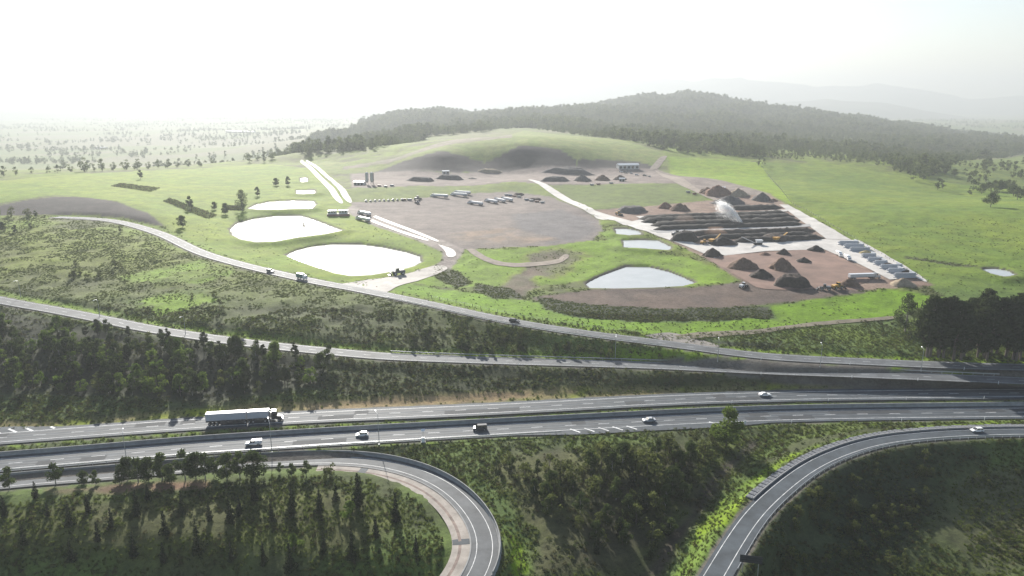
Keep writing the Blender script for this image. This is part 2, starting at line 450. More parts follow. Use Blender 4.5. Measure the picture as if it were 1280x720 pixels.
# compost yard
YARD = [(738, 263), (800, 259), (893, 250), (905, 246), (962, 243), (985, 257), (1062, 300), (1100, 322), (1168, 357), (1120, 360), (1060, 364), (950, 366), (925, 350), (880, 322), (835, 300), (790, 283)]
zone(YARD, (.19, .125, .095), (.235, .165, .125), veg=0, nat=0, jit=1.5)
zone([(660, 372), (735, 362), (860, 360), (930, 352), (1060, 362), (1090, 366), (960, 380), (880, 388), (740, 389), (690, 383)], (.10, .075, .062), (.125, .09, .07), veg=0, nat=.1)
# green bench in front, shrub beds
zone([(500, 352), (560, 362), (660, 376), (740, 391), (880, 390), (970, 381), (1110, 362), (1185, 372), (1120, 397), (960, 413), (850, 420), (740, 411), (640, 395), (540, 374), (490, 362)], (.080, .145, .018), (.100, .180, .020), veg=.05, nat=.4)
zone([(840, 421), (960, 415), (1120, 399), (1180, 400), (1150, 446), (1050, 444), (940, 436), (880, 430)], (.075, .115, .028), (.10, .140, .035), veg=.5, nat=.6)
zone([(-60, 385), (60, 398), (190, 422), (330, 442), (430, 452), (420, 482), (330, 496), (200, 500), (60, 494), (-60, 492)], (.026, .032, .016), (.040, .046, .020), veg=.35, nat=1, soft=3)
BEDS = [[(545, 330), (575, 340), (592, 355), (570, 360), (540, 345)], [(595, 354), (640, 361), (655, 372), (620, 374), (590, 363)], [(670, 371), (740, 381), (830, 386), (962, 383), (968, 398), (880, 402), (800, 402), (720, 396), (680, 386)], [(860, 424), (920, 427), (985, 430), (960, 437), (890, 432)]]
for b in BEDS:
    zone(b, DARK, (.045, .05, .03), veg=2.2, nat=.6, jit=2)
zone([(-60, 300), (60, 283), (150, 290), (250, 322), (350, 350), (450, 368), (560, 392), (700, 420), (640, 432), (480, 436), (330, 420), (200, 400), (60, 376), (-60, 358)], (.052, .064, .017), (.085, .112, .020), veg=.9, nat=1, noise=n1 * .5 + n2 * .5, soft=5)
zone([(640, 565), (820, 556), (900, 560), (880, 610), (850, 650), (800, 725), (670, 725), (660, 670), (635, 620), (600, 590)], (.052, .050, .026), (.078, .084, .028), veg=.7, nat=1, soft=4, jit=6)
# F-G slope: brighter clearings
zone([(150, 345), (250, 325), (300, 340), (250, 355), (170, 352)], BRIGHT, GRASS, veg=.3, soft=4, jit=12)
zone([(160, 375), (250, 360), (280, 378), (200, 392)], BRIGHT, GRASS, veg=.4, soft=4, jit=12)
# batter between F and carriageway A, yellow verge
zone([(420, 447), (600, 453), (830, 459), (1060, 469), (1240, 476), (1240, 482), (1040, 483), (830, 486), (640, 491), (440, 499), (400, 480)], (.034, .042, .014), (.050, .064, .018), veg=1.2, nat=.5)
zone([(-100, 545), (0, 529), (150, 522), (240, 514), (400, 502), (520, 496), (640, 492), (830, 487), (1040, 484), (1300, 482), (1300, 487), (1040, 489), (830, 494), (640, 503), (520, 510), (400, 514), (240, 523), (0, 541)], (.10, .120, .034), (.19, .150, .065), veg=.15, nat=.25)
zone([(1130, 320), (1165, 324.5), (1195, 329), (1232, 335), (1232, 337), (1195, 332.5), (1165, 328), (1130, 322)], (.03, .035, .018), (.04, .04, .02), veg=.6, soft=1.2, jit=2)
zone([(-60, 500), (60, 495), (180, 498), (240, 505), (120, 517), (0, 523), (-60, 530)], (.065, .100, .026), (.085, .120, .03), veg=1.1, nat=1)
# bright verges by the ramps
zone([(585, 597), (610, 605), (637, 635), (657, 670), (662, 720), (640, 725), (634, 680), (620, 640)], (.095, .150, .022), (.07, .11, .025), veg=.3, nat=.4)
zone([(815, 725), (850, 690), (885, 640), (925, 605), (985, 568), (1060, 545), (1150, 533), (1250, 527), (1250, 533), (1100, 540), (1010, 563), (958, 598), (925, 632), (875, 715)], (.110, .165, .022), (.085, .135, .028), veg=.25, nat=.5)
zone([(860, 560), (920, 545), (1000, 535), (1100, 527), (1100, 534), (1000, 550), (940, 585), (890, 610)], (.085, .125, .026), (.11, .130, .035), veg=.6, nat=.9)
zone([(1180, 600), (1240, 585), (1320, 590), (1320, 700), (1240, 720), (1200, 700), (1190, 650)], (.095, .098, .045), (.075, .085, .036), veg=.7, nat=.8, soft=4, jit=8)
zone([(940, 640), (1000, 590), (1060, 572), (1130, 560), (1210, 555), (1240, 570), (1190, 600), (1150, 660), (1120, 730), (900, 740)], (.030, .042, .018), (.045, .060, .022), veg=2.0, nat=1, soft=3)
# gully and lower left
zone([(940, 548), (955, 553), (905, 600), (875, 650), (830, 725), (795, 725), (850, 650), (880, 600)], (.045, .038, .028), (.06, .05, .035), veg=.6, soft=3)
zone([(0, 640), (100, 625), (250, 618), (420, 608), (520, 640), (450, 690), (250, 690), (0, 690)], (.092, .105, .024), (.068, .072, .022), veg=.6, nat=1, soft=5)
zone([(60, 612), (160, 606), (260, 601), (260, 608), (160, 614), (60, 619)], (.20, .12, .075), (.13, .095, .055), veg=.1, soft=2, jit=5)
# verge grass along roads F, G and the median
for k, w0, w1 in (('F', 4.3, 10), ('G', 4.3, 9), ('A', 5.0, 8), ('B', 5.0, 7.5)):
    sy, sx, d, side = ROADS[k]['d']
    m = (1 - sstep(w1 - 1.5, w1 + 1.5, d + JIT[sy, sx] * 4)) * (side > 0 if k in 'FG' else 1)
    c = mixc(BRIGHT, GRASS, n2[sy, sx])
    ALB[sy, sx] = ALB[sy, sx] * (1 - m[..., None]) + c * m[..., None]
    VEG[sy, sx] = np.where(m > .5, .25, VEG[sy, sx])
zone([(-100, 545), (0, 529), (150, 522), (240, 511), (400, 499), (520, 493), (640, 488), (830, 483.5), (1040, 481), (1300, 479), (1300, 487), (1040, 489), (830, 494), (640, 502), (520, 509), (400, 513), (240, 522), (0, 537)], (.12, .150, .030), (.20, .165, .060), veg=.15, nat=.25)
zone([(370, 505), (480, 496), (640, 489), (720, 489), (640, 500), (480, 510), (385, 515)], (.27, .190, .095), (.23, .18, .08), veg=.03, nat=.25)
for k, p in PONDS.items():
    sy, sx, d = p['d']
    m = (1 - sstep(1.2, 2.6, d + JIT[sy, sx] * 1.5)) * (.8 if k != 'basin' else 1)
    ALB[sy, sx] = ALB[sy, sx] * (1 - m[..., None]) + mixc((.10, .085, .065), (.085, .075, .055), n3[sy, sx]) * m[..., None]
    VEG[sy, sx] = np.where(d < 5, 0, VEG[sy, sx])
    NAT[sy, sx] = np.where(d < 6, 0, NAT[sy, sx])
# bare road shoulders
for k in ROADS:
    sy, sx, d, side = ROADS[k]['d']
    m = 1 - sstep(ROADS[k]['hw'] + .5, ROADS[k]['hw'] + 1.4, d + JIT[sy, sx] * 1.2)
    ALB[sy, sx] = ALB[sy, sx] * (1 - m[..., None]) + mixc((.11, .095, .08), (.13, .12, .10), n3[sy, sx]) * m[..., None]
    VEG[sy, sx] = np.where(d < ROADS[k]['hw'] + 1.3, 0, VEG[sy, sx])
    if k == 'C': VEG[sy, sx] = np.where((d < 11) & (side < 0), 0, VEG[sy, sx])
lum = ALB.mean(2, keepdims=True); grn = np.clip((ALB[..., 1:2] - ALB[..., 0:1]) / .02, 0, 1) * np.maximum(sstep(330, 420, GY), sstep(.125, .15, ALB[..., 1]))[..., None]
ALB = np.clip(np.where(grn > 0, lum + (ALB - lum) * (1 + .34 * grn) + grn * np.array([.036, .036, -.002]), ALB), .006, .9)
# relief on the natural ground
amp = np.clip(GY / 300, .6, 1.2) * np.clip(1.4 - GY / 1500, .3, 1)
GZ += NAT * ((n2 - .5) * 1.7 + (n3 - .5) * 1.0) * amp
hills = sstep(4200, 6000, GY)
GZ += hills * (fbm(GX, GY, 900, 3, 91) - .5) * 50

# ------------------------------------------------------------------ materials
MATS = {}


def mat(name, color=(.5, .5, .5), rough=.8, metal=0, spec=.3, noise=None, bump=0, emit=None, trans=0, alpha=1):
    if name in MATS:
        return MATS[name]
    m = bpy.data.materials.new(name); m.use_nodes = True
    nt = m.node_tree; b = nt.nodes['Principled BSDF']
    b.inputs['Base Color'].default_value = (*color, 1)
    b.inputs['Roughness'].default_value = rough
    b.inputs['Metallic'].default_value = metal
    b.inputs['Specular IOR Level'].default_value = spec
    if noise:                                       # (scale per metre, strength)
        tc = nt.nodes.new('ShaderNodeTexCoord'); nz = nt.nodes.new('ShaderNodeTexNoise')
        nz.inputs['Scale'].default_value = noise[0]; nz.inputs['Detail'].default_value = 5; nz.inputs['Roughness'].default_value = .65
        nt.links.new(tc.outputs['Object'], nz.inputs['Vector'])
        mr = nt.nodes.new('ShaderNodeMapRange')
        mr.inputs['From Min'].default_value = .3; mr.inputs['From Max'].default_value = .7
        mr.inputs['To Min'].default_value = 1 - noise[1]; mr.inputs['To Max'].default_value = 1 + noise[1]
        nt.links.new(nz.outputs['Fac'], mr.inputs['Value'])
        mx = nt.nodes.new('ShaderNodeMix'); mx.data_type = 'RGBA'; mx.blend_type = 'MULTIPLY'; mx.inputs[0].default_value = 1
        mx.inputs[6].default_value = (*color, 1)
        nt.links.new(mr.outputs['Result'], mx.inputs[7]); nt.links.new(mx.outputs[2], b.inputs['Base Color'])
        if bump:
            bp = nt.nodes.new('ShaderNodeBump'); bp.inputs['Strength'].default_value = 1; bp.inputs['Distance'].default_value = bump
            nt.links.new(nz.outputs['Fac'], bp.inputs['Height']); nt.links.new(bp.outputs['Normal'], b.inputs['Normal'])
    MATS[name] = m
    return m


def ground_material():
    m = bpy.data.materials.new('ground'); m.use_nodes = True
    nt = m.node_tree; b = nt.nodes['Principled BSDF']
    at = nt.nodes.new('ShaderNodeAttribute'); at.attribute_name = 'cover'
    tc = nt.nodes.new('ShaderNodeTexCoord')
    nz = nt.nodes.new('ShaderNodeTexNoise'); nz.inputs['Scale'].default_value = .7; nz.inputs['Detail'].default_value = 7; nz.inputs['Roughness'].default_value = .7
    nz2 = nt.nodes.new('ShaderNodeTexNoise'); nz2.inputs['Scale'].default_value = .09; nz2.inputs['Detail'].default_value = 5; nz2.inputs['Roughness'].default_value = .7
    for q in (nz, nz2):
        nt.links.new(tc.outputs['Object'], q.inputs['Vector'])
    nz3 = nt.nodes.new('ShaderNodeTexNoise'); nz3.inputs['Scale'].default_value = 2.2; nz3.inputs['Detail'].default_value = 3; nz3.inputs['Roughness'].default_value = .8
    nt.links.new(tc.outputs['Object'], nz3.inputs['Vector'])
    mul0 = nt.nodes.new('ShaderNodeMath'); mul0.operation = 'MULTIPLY_ADD'; mul0.inputs[1].default_value = .8
    nt.links.new(nz3.outputs['Fac'], mul0.inputs[0]); nt.links.new(nz.outputs['Fac'], mul0.inputs[2])
    mul = nt.nodes.new('ShaderNodeMath'); mul.operation = 'ADD'
    nt.links.new(mul0.outputs[0], mul.inputs[0]); nt.links.new(nz2.outputs['Fac'], mul.inputs[1])
    mr = nt.nodes.new('ShaderNodeMapRange'); mr.inputs['From Min'].default_value = 1.05; mr.inputs['From Max'].default_value = 1.75; mr.inputs['To Min'].default_value = .5; mr.inputs['To Max'].default_value = 1.55
    nt.links.new(mul.outputs[0], mr.inputs['Value'])
    mx = nt.nodes.new('ShaderNodeMix'); mx.data_type = 'RGBA'; mx.blend_type = 'MULTIPLY'; mx.inputs[0].default_value = 1
    nt.links.new(at.outputs['Color'], mx.inputs[6]); nt.links.new(mr.outputs['Result'], mx.inputs[7])
    nt.links.new(mx.outputs[2], b.inputs['Base Color'])
    b.inputs['Roughness'].default_value = .9; b.inputs['Specular IOR Level'].default_value = .15
    bp = nt.nodes.new('ShaderNodeBump'); bp.inputs['Strength'].default_value = .8; bp.inputs['Distance'].default_value = .35
    nt.links.new(nz.outputs['Fac'], bp.inputs['Height']); nt.links.new(bp.outputs['Normal'], b.inputs['Normal'])
    return m


def leaf_material(name, ca, cb, transl=.35):
    m = bpy.data.materials.new(name); m.use_nodes = True
    nt = m.node_tree
    for q in list(nt.nodes):
        nt.nodes.remove(q)
    out = nt.nodes.new('ShaderNodeOutputMaterial')
    oi = nt.nodes.new('ShaderNodeObjectInfo')
    tc = nt.nodes.new('ShaderNodeTexCoord'); nz = nt.nodes.new('ShaderNodeTexNoise'); nz.inputs['Scale'].default_value = .9; nz.inputs['Detail'].default_value = 2
    nt.links.new(tc.outputs['Object'], nz.inputs['Vector'])
    ad = nt.nodes.new('ShaderNodeMath'); ad.operation = 'ADD'; nt.links.new(oi.outputs['Random'], ad.inputs[0]); nt.links.new(nz.outputs['Fac'], ad.inputs[1])
    mr = nt.nodes.new('ShaderNodeMapRange'); mr.inputs['From Min'].default_value = .35; mr.inputs['From Max'].default_value = 1.65
    nt.links.new(ad.outputs[0], mr.inputs['Value'])
    mx = nt.nodes.new('ShaderNodeMix'); mx.data_type = 'RGBA'; mx.inputs[6].default_value = (*ca, 1); mx.inputs[7].default_value = (*cb, 1)
    nt.links.new(mr.outputs['Result'], mx.inputs[0])
    df = nt.nodes.new('ShaderNodeBsdfDiffuse'); tr = nt.nodes.new('ShaderNodeBsdfTranslucent'); ms = nt.nodes.new('ShaderNodeMixShader'); ms.inputs[0].default_value = transl
    nt.links.new(mx.outputs[2], df.inputs['Color']); nt.links.new(mx.outputs[2], tr.inputs['Color'])
    nt.links.new(df.outputs[0], ms.inputs[1]); nt.links.new(tr.outputs[0], ms.inputs[2]); nt.links.new(ms.outputs[0], out.inputs['Surface'])
    return m


M_GROUND = ground_material()
L_GUM = leaf_material('leaf_gum', (.048, .070, .024), (.10, .130, .042), .4)
L_DARK = leaf_material('leaf_dark', (.022, .032, .016), (.045, .058, .025), .25)
L_PINE = leaf_material('leaf_pine', (.030, .042, .018), (.062, .078, .030), .3)
L_LIGHT = leaf_material('leaf_light', (.075, .125, .025), (.14, .19, .040), .5)
L_SCRUB = leaf_material('leaf_scrub', (.064, .078, .028), (.132, .150, .045), .48)
L_GRASS = leaf_material('leaf_grass', (.080, .112, .024), (.135, .165, .042), .5)
L_FAR = leaf_material('leaf_far', (.055, .080, .032), (.135, .160, .060), .5)
M_BARK = mat('bark', (.13, .105, .085), .9, noise=(3, .4))
M_BARKP = mat('bark_pale', (.30, .27, .23), .85, noise=(3, .3))


def asphalt(name, col):
    m = mat(name, col, .75, spec=.22, noise=(.16, .34))
    return m


M_ASPH = asphalt('asphalt', (.056, .067, .077))
M_ASPH2 = asphalt('asphalt_worn', (.095, .101, .106))
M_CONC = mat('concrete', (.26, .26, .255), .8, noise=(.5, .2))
M_CONCP = mat('concrete_pale', (.50, .47, .43), .8, noise=(.08, .22))
M_PAINT = mat('road_paint', (.58, .58, .57), .6, noise=(.5, .4))
M_WHITE = mat('white_paint', (.78, .78, .77), .35, spec=.5)
M_STEEL = mat('galvanised_steel', (.42, .43, .44), .45, metal=.6)
M_DARKM = mat('dark_metal', (.045, .045, .048), .5)
M_RUB = mat('rubber', (.018, .018, .018), .8)
M_GLASS = mat('dark_glass', (.012, .014, .016), .08, spec=.8)
M_CHROME = mat('bright_metal', (.3, .3, .3), .25, metal=.9)
M_RED = mat('red_lens', (.35, .015, .01), .3)
M_LAMP = mat('clear_lens', (.75, .75, .72), .15, spec=.7)

# ------------------------------------------------------------------ mesh builder and object helpers


class MB:
    def __init__(s):
        s.v = []; s.f = []

    def add(s, vs_, fs_):
        o = len(s.v); s.v += [tuple(map(float, q)) for q in vs_]; s.f += [tuple(i + o for i in q) for q in fs_]; return s

    def box(s, x0, x1, y0, y1, z0, z1):
        return s.add([(x0, y0, z0), (x1, y0, z0), (x1, y1, z0), (x0, y1, z0), (x0, y0, z1), (x1, y0, z1), (x1, y1, z1), (x0, y1, z1)],
                     [(0, 3, 2, 1), (4, 5, 6, 7), (0, 1, 5, 4), (1, 2, 6, 5), (2, 3, 7, 6), (3, 0, 4, 7)])

    def cbox(s, x0, x1, y0, y1, z0, z1, c):
        """box with its four long top and side edges cut back: an octagonal section along x"""
        sec = [(y0 + c, z0), (y1 - c, z0), (y1, z0 + c), (y1, z1 - c), (y1 - c, z1), (y0 + c, z1), (y0, z1 - c), (y0, z0 + c)]
        return s.loft([[(x, y, z) for y, z in sec] for x in (x0, x1)])

    def loft(s, rings, cap=True):
        n_ = len(rings[0]); vs_ = [p for r_ in rings for p in r_]; fs_ = []
        for i in range(len(rings) - 1):
            for j in range(n_):
                k_ = (j + 1) % n_
                fs_.append((i * n_ + j, i * n_ + k_, (i + 1) * n_ + k_, (i + 1) * n_ + j))
        if cap:
            fs_.append(tuple(range(n_))[::-1]); fs_.append(tuple((len(rings) - 1) * n_ + j for j in range(n_)))
        return s.add(vs_, fs_)

    def prism(s, prof, y0, y1, y0t=None, y1t=None, zt=None):
        """side outline (x,z) extruded across y"""
        n_ = len(prof)
        return s.add([(x, y0, z) for x, z in prof] + [(x, y1, z) for x, z in prof],
                     [tuple(range(n_)), tuple(range(2 * n_ - 1, n_ - 1, -1))] + [(i, n_ + i, n_ + (i + 1) % n_, (i + 1) % n_) for i in range(n_)])

    def cyl(s, p0, p1, r0, r1=None, n_=10, cap=True):
        p0, p1 = Vector(p0), Vector(p1); r1 = r0 if r1 is None else r1
        d = (p1 - p0).normalized(); a_ = d.orthogonal().normalized(); b_ = d.cross(a_)
        ring = lambda p, r_: [tuple(p + (a_ * math.cos(2 * math.pi * i / n_) + b_ * math.sin(2 * math.pi * i / n_)) * r_) for i in range(n_)]
        return s.loft([ring(p0, r0), ring(p1, r1)], cap)

    def tube(s, pts, radii, n_=6):
        pts = [Vector(p) for p in pts]; rings = []
        for i, p in enumerate(pts):
            d = (pts[min(i + 1, len(pts) - 1)] - pts[max(i - 1, 0)]).normalized()
            a_ = d.cross(Vector((.13, .97, .2))).normalized(); b_ = d.cross(a_)
            rings.append([tuple(p + (a_ * math.cos(2 * math.pi * k / n_) + b_ * math.sin(2 * math.pi * k / n_)) * radii[i]) for k in range(n_)])
        return s.loft(rings)

    def mesh(s, name):
        me = bpy.data.meshes.new(name); me.from_pydata(s.v, [], s.f)
        bm = bmesh.new(); bm.from_mesh(me); bmesh.ops.recalc_face_normals(bm, faces=bm.faces); bm.to_mesh(me); bm.free()
        return me

    def build(s, name, material, parent=None, smooth=False):
        return put(name, s.mesh(name), material, parent, smooth)


def put(name, me, material, parent=None, smooth=False):
    o = bpy.data.objects.new(name, me); COL.objects.link(o)
    if material and not me.materials:
        me.materials.append(material)
    if smooth:
        me.polygons.foreach_set('use_smooth', [True] * len(me.polygons))
    if parent:
        o.parent = parent
    return o


def tag(o, label=None, cat=None, group=None, kind=None):
    if label: o['label'] = label
    if cat: o['category'] = cat
    if group: o['group'] = group
    if kind: o['kind'] = kind
    return o


def thing(name, label, cat, loc=(0, 0, 0), rz=0, group=None):
    o = bpy.data.objects.new(name, None); COL.objects.link(o)
    o.location = loc; o.rotation_euler = (0, 0, rz)
    return tag(o, label, cat, group)


def copy_tree(o, parent=None):
    c = o.copy(); COL.objects.link(c)
    if parent: c.parent = parent
    for ch in list(KIDS.get(o.name, o.children)):
        copy_tree(ch, c)
    return c


KIDS = {}


def npmesh(name, verts, faces, smooth=False):
    """quads or tris from arrays"""
    me = bpy.data.meshes.new(name)
    verts = np.asarray(verts, np.float32); faces = np.asarray(faces, np.int32)
    k_ = faces.shape[1]
    me.vertices.add(len(verts)); me.vertices.foreach_set('co', verts.ravel())
    me.loops.add(faces.size); me.loops.foreach_set('vertex_index', faces.ravel())
    me.polygons.add(len(faces)); me.polygons.foreach_set('loop_start', np.arange(0, faces.size, k_, dtype=np.int32))
    me.polygons.foreach_set('loop_total', np.full(len(faces), k_, np.int32))
    if smooth:
        me.polygons.foreach_set('use_smooth', np.ones(len(faces), bool))
    me.update(calc_edges=True); me.validate()
    return me


# ------------------------------------------------------------------ ground
idx = np.arange(NU * NW).reshape(NW, NU)
faces = np.stack([idx[:-1, :-1].ravel(), idx[:-1, 1:].ravel(), idx[1:, 1:].ravel(), idx[1:, :-1].ravel()], 1)
me = npmesh('ground', np.stack([GX.ravel(), GY.ravel(), GZ.ravel()], 1), faces, True)
ca = me.color_attributes.new('cover', 'FLOAT_COLOR', 'POINT')
ca.data.foreach_set('color', np.concatenate([ALB.reshape(-1, 3), np.ones((NU * NW, 1))], 1).astype(np.float32).ravel())
tag(put('ground', me, M_GROUND), kind='structure')


def sheet(name, pxpoly, material, dz=.2, step=7, parent=None, kind='structure', world=None):
    w = ground([p[0] for p in pxpoly], [p[1] for p in pxpoly]) if world is None else world
    if 'slab' not in name:
        w = spline(np.vstack([w, w[:1]]), step * .6, 1)[:-1]
    ring = []
    for a_, b_ in zip(w, np.roll(w, -1, 0)):
        n_ = max(1, int(np.hypot(*(b_ - a_)[:2]) / step))
        ring += [(a_ + (b_ - a_) * i / n_)[:2] for i in range(n_)]
    ring = np.array(ring)
    xs = np.arange(ring[:, 0].min(), ring[:, 0].max(), step); ys = np.arange(ring[:, 1].min(), ring[:, 1].max(), step)
    X, Y = np.meshgrid(xs, ys); X = X.ravel() + .01; Y = Y.ravel() + .013
    d, _, _ = segdist(X, Y, ring, True)
    m = inpoly(X, Y, ring) & (d > step * .4)
    pts = np.vstack([ring, np.stack([X[m], Y[m]], 1)])
    nb = len(ring)
    vo, eo, fo, *_ = delaunay_2d_cdt([Vector(p) for p in pts], [(i, (i + 1) % nb) for i in range(nb)], [], 1, 1e-4)
    v = np.array([(p.x, p.y) for p in vo])
    z = height(v[:, 0], v[:, 1]) + dz
    me_ = bpy.data.meshes.new(name); me_.from_pydata([(a_, b_, c_) for (a_, b_), c_ in zip(v, z)], [], [tuple(q) for q in fo])
    bm = bmesh.new(); bm.from_mesh(me_)
    for f_ in bm.faces:
        if f_.normal.z < 0: f_.normal_flip()
    bm.to_mesh(me_); bm.free()
    o = put(name, me_, material, parent, True)
    if kind and not parent: o['kind'] = kind
    return o


def frame(line):
    t = np.gradient(line[:, :2], axis=0); t /= np.linalg.norm(t, axis=1)[:, None] + 1e-9
    return t, np.stack([-t[:, 1], t[:, 0]], 1)       # tangent and normal to its left


def offset(line, d):
    _, nn = frame(line)
    o = line.copy(); o[:, :2] += nn * d
    return o


def ribbon(name, line, d0, d1, dz, material, parent=None, kind=None):
    a_, b_ = offset(line, d0), offset(line, d1)
    v = np.empty((2 * len(line), 3)); v[0::2] = a_; v[1::2] = b_; v[:, 2] += dz
    i = np.arange(len(line) - 1) * 2
    f_ = np.stack([i, i + 2, i + 3, i + 1], 1) if d1 > d0 else np.stack([i, i + 1, i + 3, i + 2], 1)
    o = put(name, npmesh(name, v, f_, True), material, parent)
    if kind: o['kind'] = kind
    return o


def sweep(name, line, prof, material, parent=None):
    """closed section (lateral, up) swept along a line"""
    _, nn = frame(line); n_ = len(prof); L = len(line)
    v = np.zeros((L, n_, 3))
    for j, (a_, z_) in enumerate(prof):
        v[:, j, :2] = line[:, :2] + nn * a_; v[:, j, 2] = line[:, 2] + z_
    fs_ = []
    for i in range(L - 1):
        for j in range(n_):
            k_ = (j + 1) % n_
            fs_.append((i * n_ + j, i * n_ + k_, (i + 1) * n_ + k_, (i + 1) * n_ + j))
    b_ = MB(); b_.add(v.reshape(-1, 3), fs_ + [tuple(range(n_)), tuple((L - 1) * n_ + j for j in range(n_))])
    return b_.build(name, material, parent)


def dashes(name, line, d, w, on, off, dz, parent, i0=0, i1=None):
    l = line[i0:i1]; s = np.r_[0, np.cumsum(np.hypot(*np.diff(l[:, :2], axis=0).T))]
    _, nn = frame(l); b_ = MB(); t = 0
    while t + on < s[-1]:
        q = []
        for tt in (t, t + on):
            p = np.array([np.interp(tt, s, l[:, k_]) for k_ in range(3)]); m_ = np.array([np.interp(tt, s, nn[:, k_]) for k_ in range(2)])
            for sg in (-.5, .5):
                q.append((*(p[:2] + m_ * (d + sg * w)), p[2] + dz))
        b_.add(q, [(0, 2, 3, 1)]); t += on + off
    return b_.build(name, M_PAINT, parent)


def px_of(line):
    return proj(line[:, 0], line[:, 1], line[:, 2])[0]


def cut(line, pa, pb):
    """the part of a line between two photo columns (or rows when given as ('y',row))"""
    p = px_of(line)
    return line[(p >= pa) & (p <= pb)]


def road_at(k, px, off=0):
    l = ROADS[k]['line']; p = px_of(l); i = int(np.argmin(np.abs(p - px)))
    t, nn = frame(l)
    q = l[i].copy(); q[:2] += nn[i] * off
    return q, math.atan2(t[i, 1], t[i, 0])


# ------------------------------------------------------------------ paved roads
for k, nm, m_ in (('A', 'highway_far_carriageway', M_ASPH), ('B', 'highway_near_carriageway', M_ASPH), ('C', 'loop_ramp', M_ASPH2), ('E', 'exit_ramp', M_ASPH), ('F', 'service_road', M_ASPH2), ('G', 'hillside_road', M_ASPH2)):
    r = ROADS[k]; l = r['line']; hw = r['hw']
    o = ribbon(nm, l, -hw, hw, 0, m_, None, 'structure')
    r['obj'] = o
    if k in 'AB':
        ribbon('edge_line', l, -3.75, -3.5, .006, M_PAINT, o); ribbon('edge_line', l, 3.5, 3.75, .006, M_PAINT, o)
        dashes('lane_line', l, 0, .2, 4, 8, .006, o)
        for d0 in (-2.7, -1.0, .9, 2.6):            # wheel tracks polished paler
            ribbon('wheel_track', l, d0, d0 + .55, .003, mat('asphalt_polished', (.088, .097, .105), .7, spec=.25, noise=(.3, .3)), o)
        for d0 in (-2.0, 1.55):                      # oil-darkened lane centres
            ribbon('lane_stain', l, d0, d0 + .45, .004, mat('asphalt_oiled', (.042, .046, .05), .7, spec=.25, noise=(.4, .3)), o)
        g_ = np.random.default_rng(ord(k))
        for q_ in g_.integers(20, len(l) - 20, 14):
            d0 = [-3.3, .15][int(g_.integers(0, 2))]; n2_ = int(g_.integers(3, 9))
            ribbon('repair_patch', l[q_:q_ + n2_], d0, d0 + 3.1, .0045, mat('asphalt_patch', (.045, .049, .054), .8, spec=.2, noise=(.6, .2)), o)
    elif k in 'CE':
        sh_ = .45 if k == 'E' else 0; ribbon('edge_line', l, -2.15 + sh_, -1.98 + sh_, .006, M_PAINT, o); ribbon('edge_line', l, 1.98 + sh_, 2.15 + sh_, .006, M_PAINT, o)
    else:
        ribbon('edge_line', l, -3.4, -3.25, .006, M_PAINT, o); ribbon('edge_line', l, 3.25, 3.4, .006, M_PAINT, o)
        dashes('lane_line', l, 0, .15, 3, 9, .006, o)
# gore chevrons: carriageway A far left, carriageway B centre right
gA = ROADS['A']
for px in (-40, -16, 8, 32, 53):
    (x, y, z), h = road_at('A', px, 5.3)
    w_ = 2.2 if px < 40 else 1.1
    b_ = MB(); c_, s_ = math.cos(h - .75), math.sin(h - .75)
    q = [(-w_ * 1.2, -.4), (w_ * 1.2, -.4), (w_ * 1.2, .4), (-w_ * 1.2, .4)]
    b_.add([(x + a_ * c_ - e_ * s_, y + a_ * s_ + e_ * c_, z + .035) for a_, e_ in q], [(0, 1, 2, 3)]); b_.build('chevron_stripe', M_PAINT, gA['obj'])
lA = ROADS['A']['line']
gl = cut(lA, -330, 75)
_, nn_ = frame(gl)
pa = px_of(gl); w0 = np.interp(pa, [-330, 0, 75], [9, 3.5, 0.0])
va = offset(gl, 5.5); vb = va.copy(); vb[:, :2] += nn_ * w0[:, None]
v = np.empty((2 * len(gl), 3)); v[0::2] = va; v[1::2] = vb; v[:, 2] += .02
i_ = np.arange(len(gl) - 1) * 2
put('gore_paving', npmesh('gore', v, np.stack([i_, i_ + 2, i_ + 3, i_ + 1], 1)), M_ASPH, gA['obj'])
for px in (716, 733, 750, 767, 784, 890, 912):
    (x, y, z), h = road_at('B', px, -4.5)
    b_ = MB(); c_, s_ = math.cos(h - .8), math.sin(h - .8)
    q = [(-2.1, -.3), (2.1, -.3), (2.1, .3), (-2.1, .3)]
    b_.add([(x + a_ * c_ - e_ * s_, y + a_ * s_ + e_ * c_, z + .03) for a_, e_ in q], [(0, 1, 2, 3)]); b_.build('chevron_stripe', M_PAINT, ROADS['B']['obj'])
# widened near shoulder of B where the exit lane leaves
gl = cut(ROADS['B']['line'], 640, 960)
v = np.empty((2 * len(gl), 3)); pa = px_of(gl); w0 = np.interp(pa, [640, 720, 900, 960], [0, 2.2, 2.2, 0])
_, nn_ = frame(gl); va = offset(gl, -5.5); vb = va.copy(); vb[:, :2] -= nn_ * w0[:, None]
v[0::2] = va; v[1::2] = vb; v[:, 2] += .015; i_ = np.arange(len(gl) - 1) * 2
put('exit_shoulder', npmesh('exit_shoulder', v, np.stack([i_, i_ + 1, i_ + 3, i_ + 2], 1)), M_ASPH, ROADS['B']['obj'])
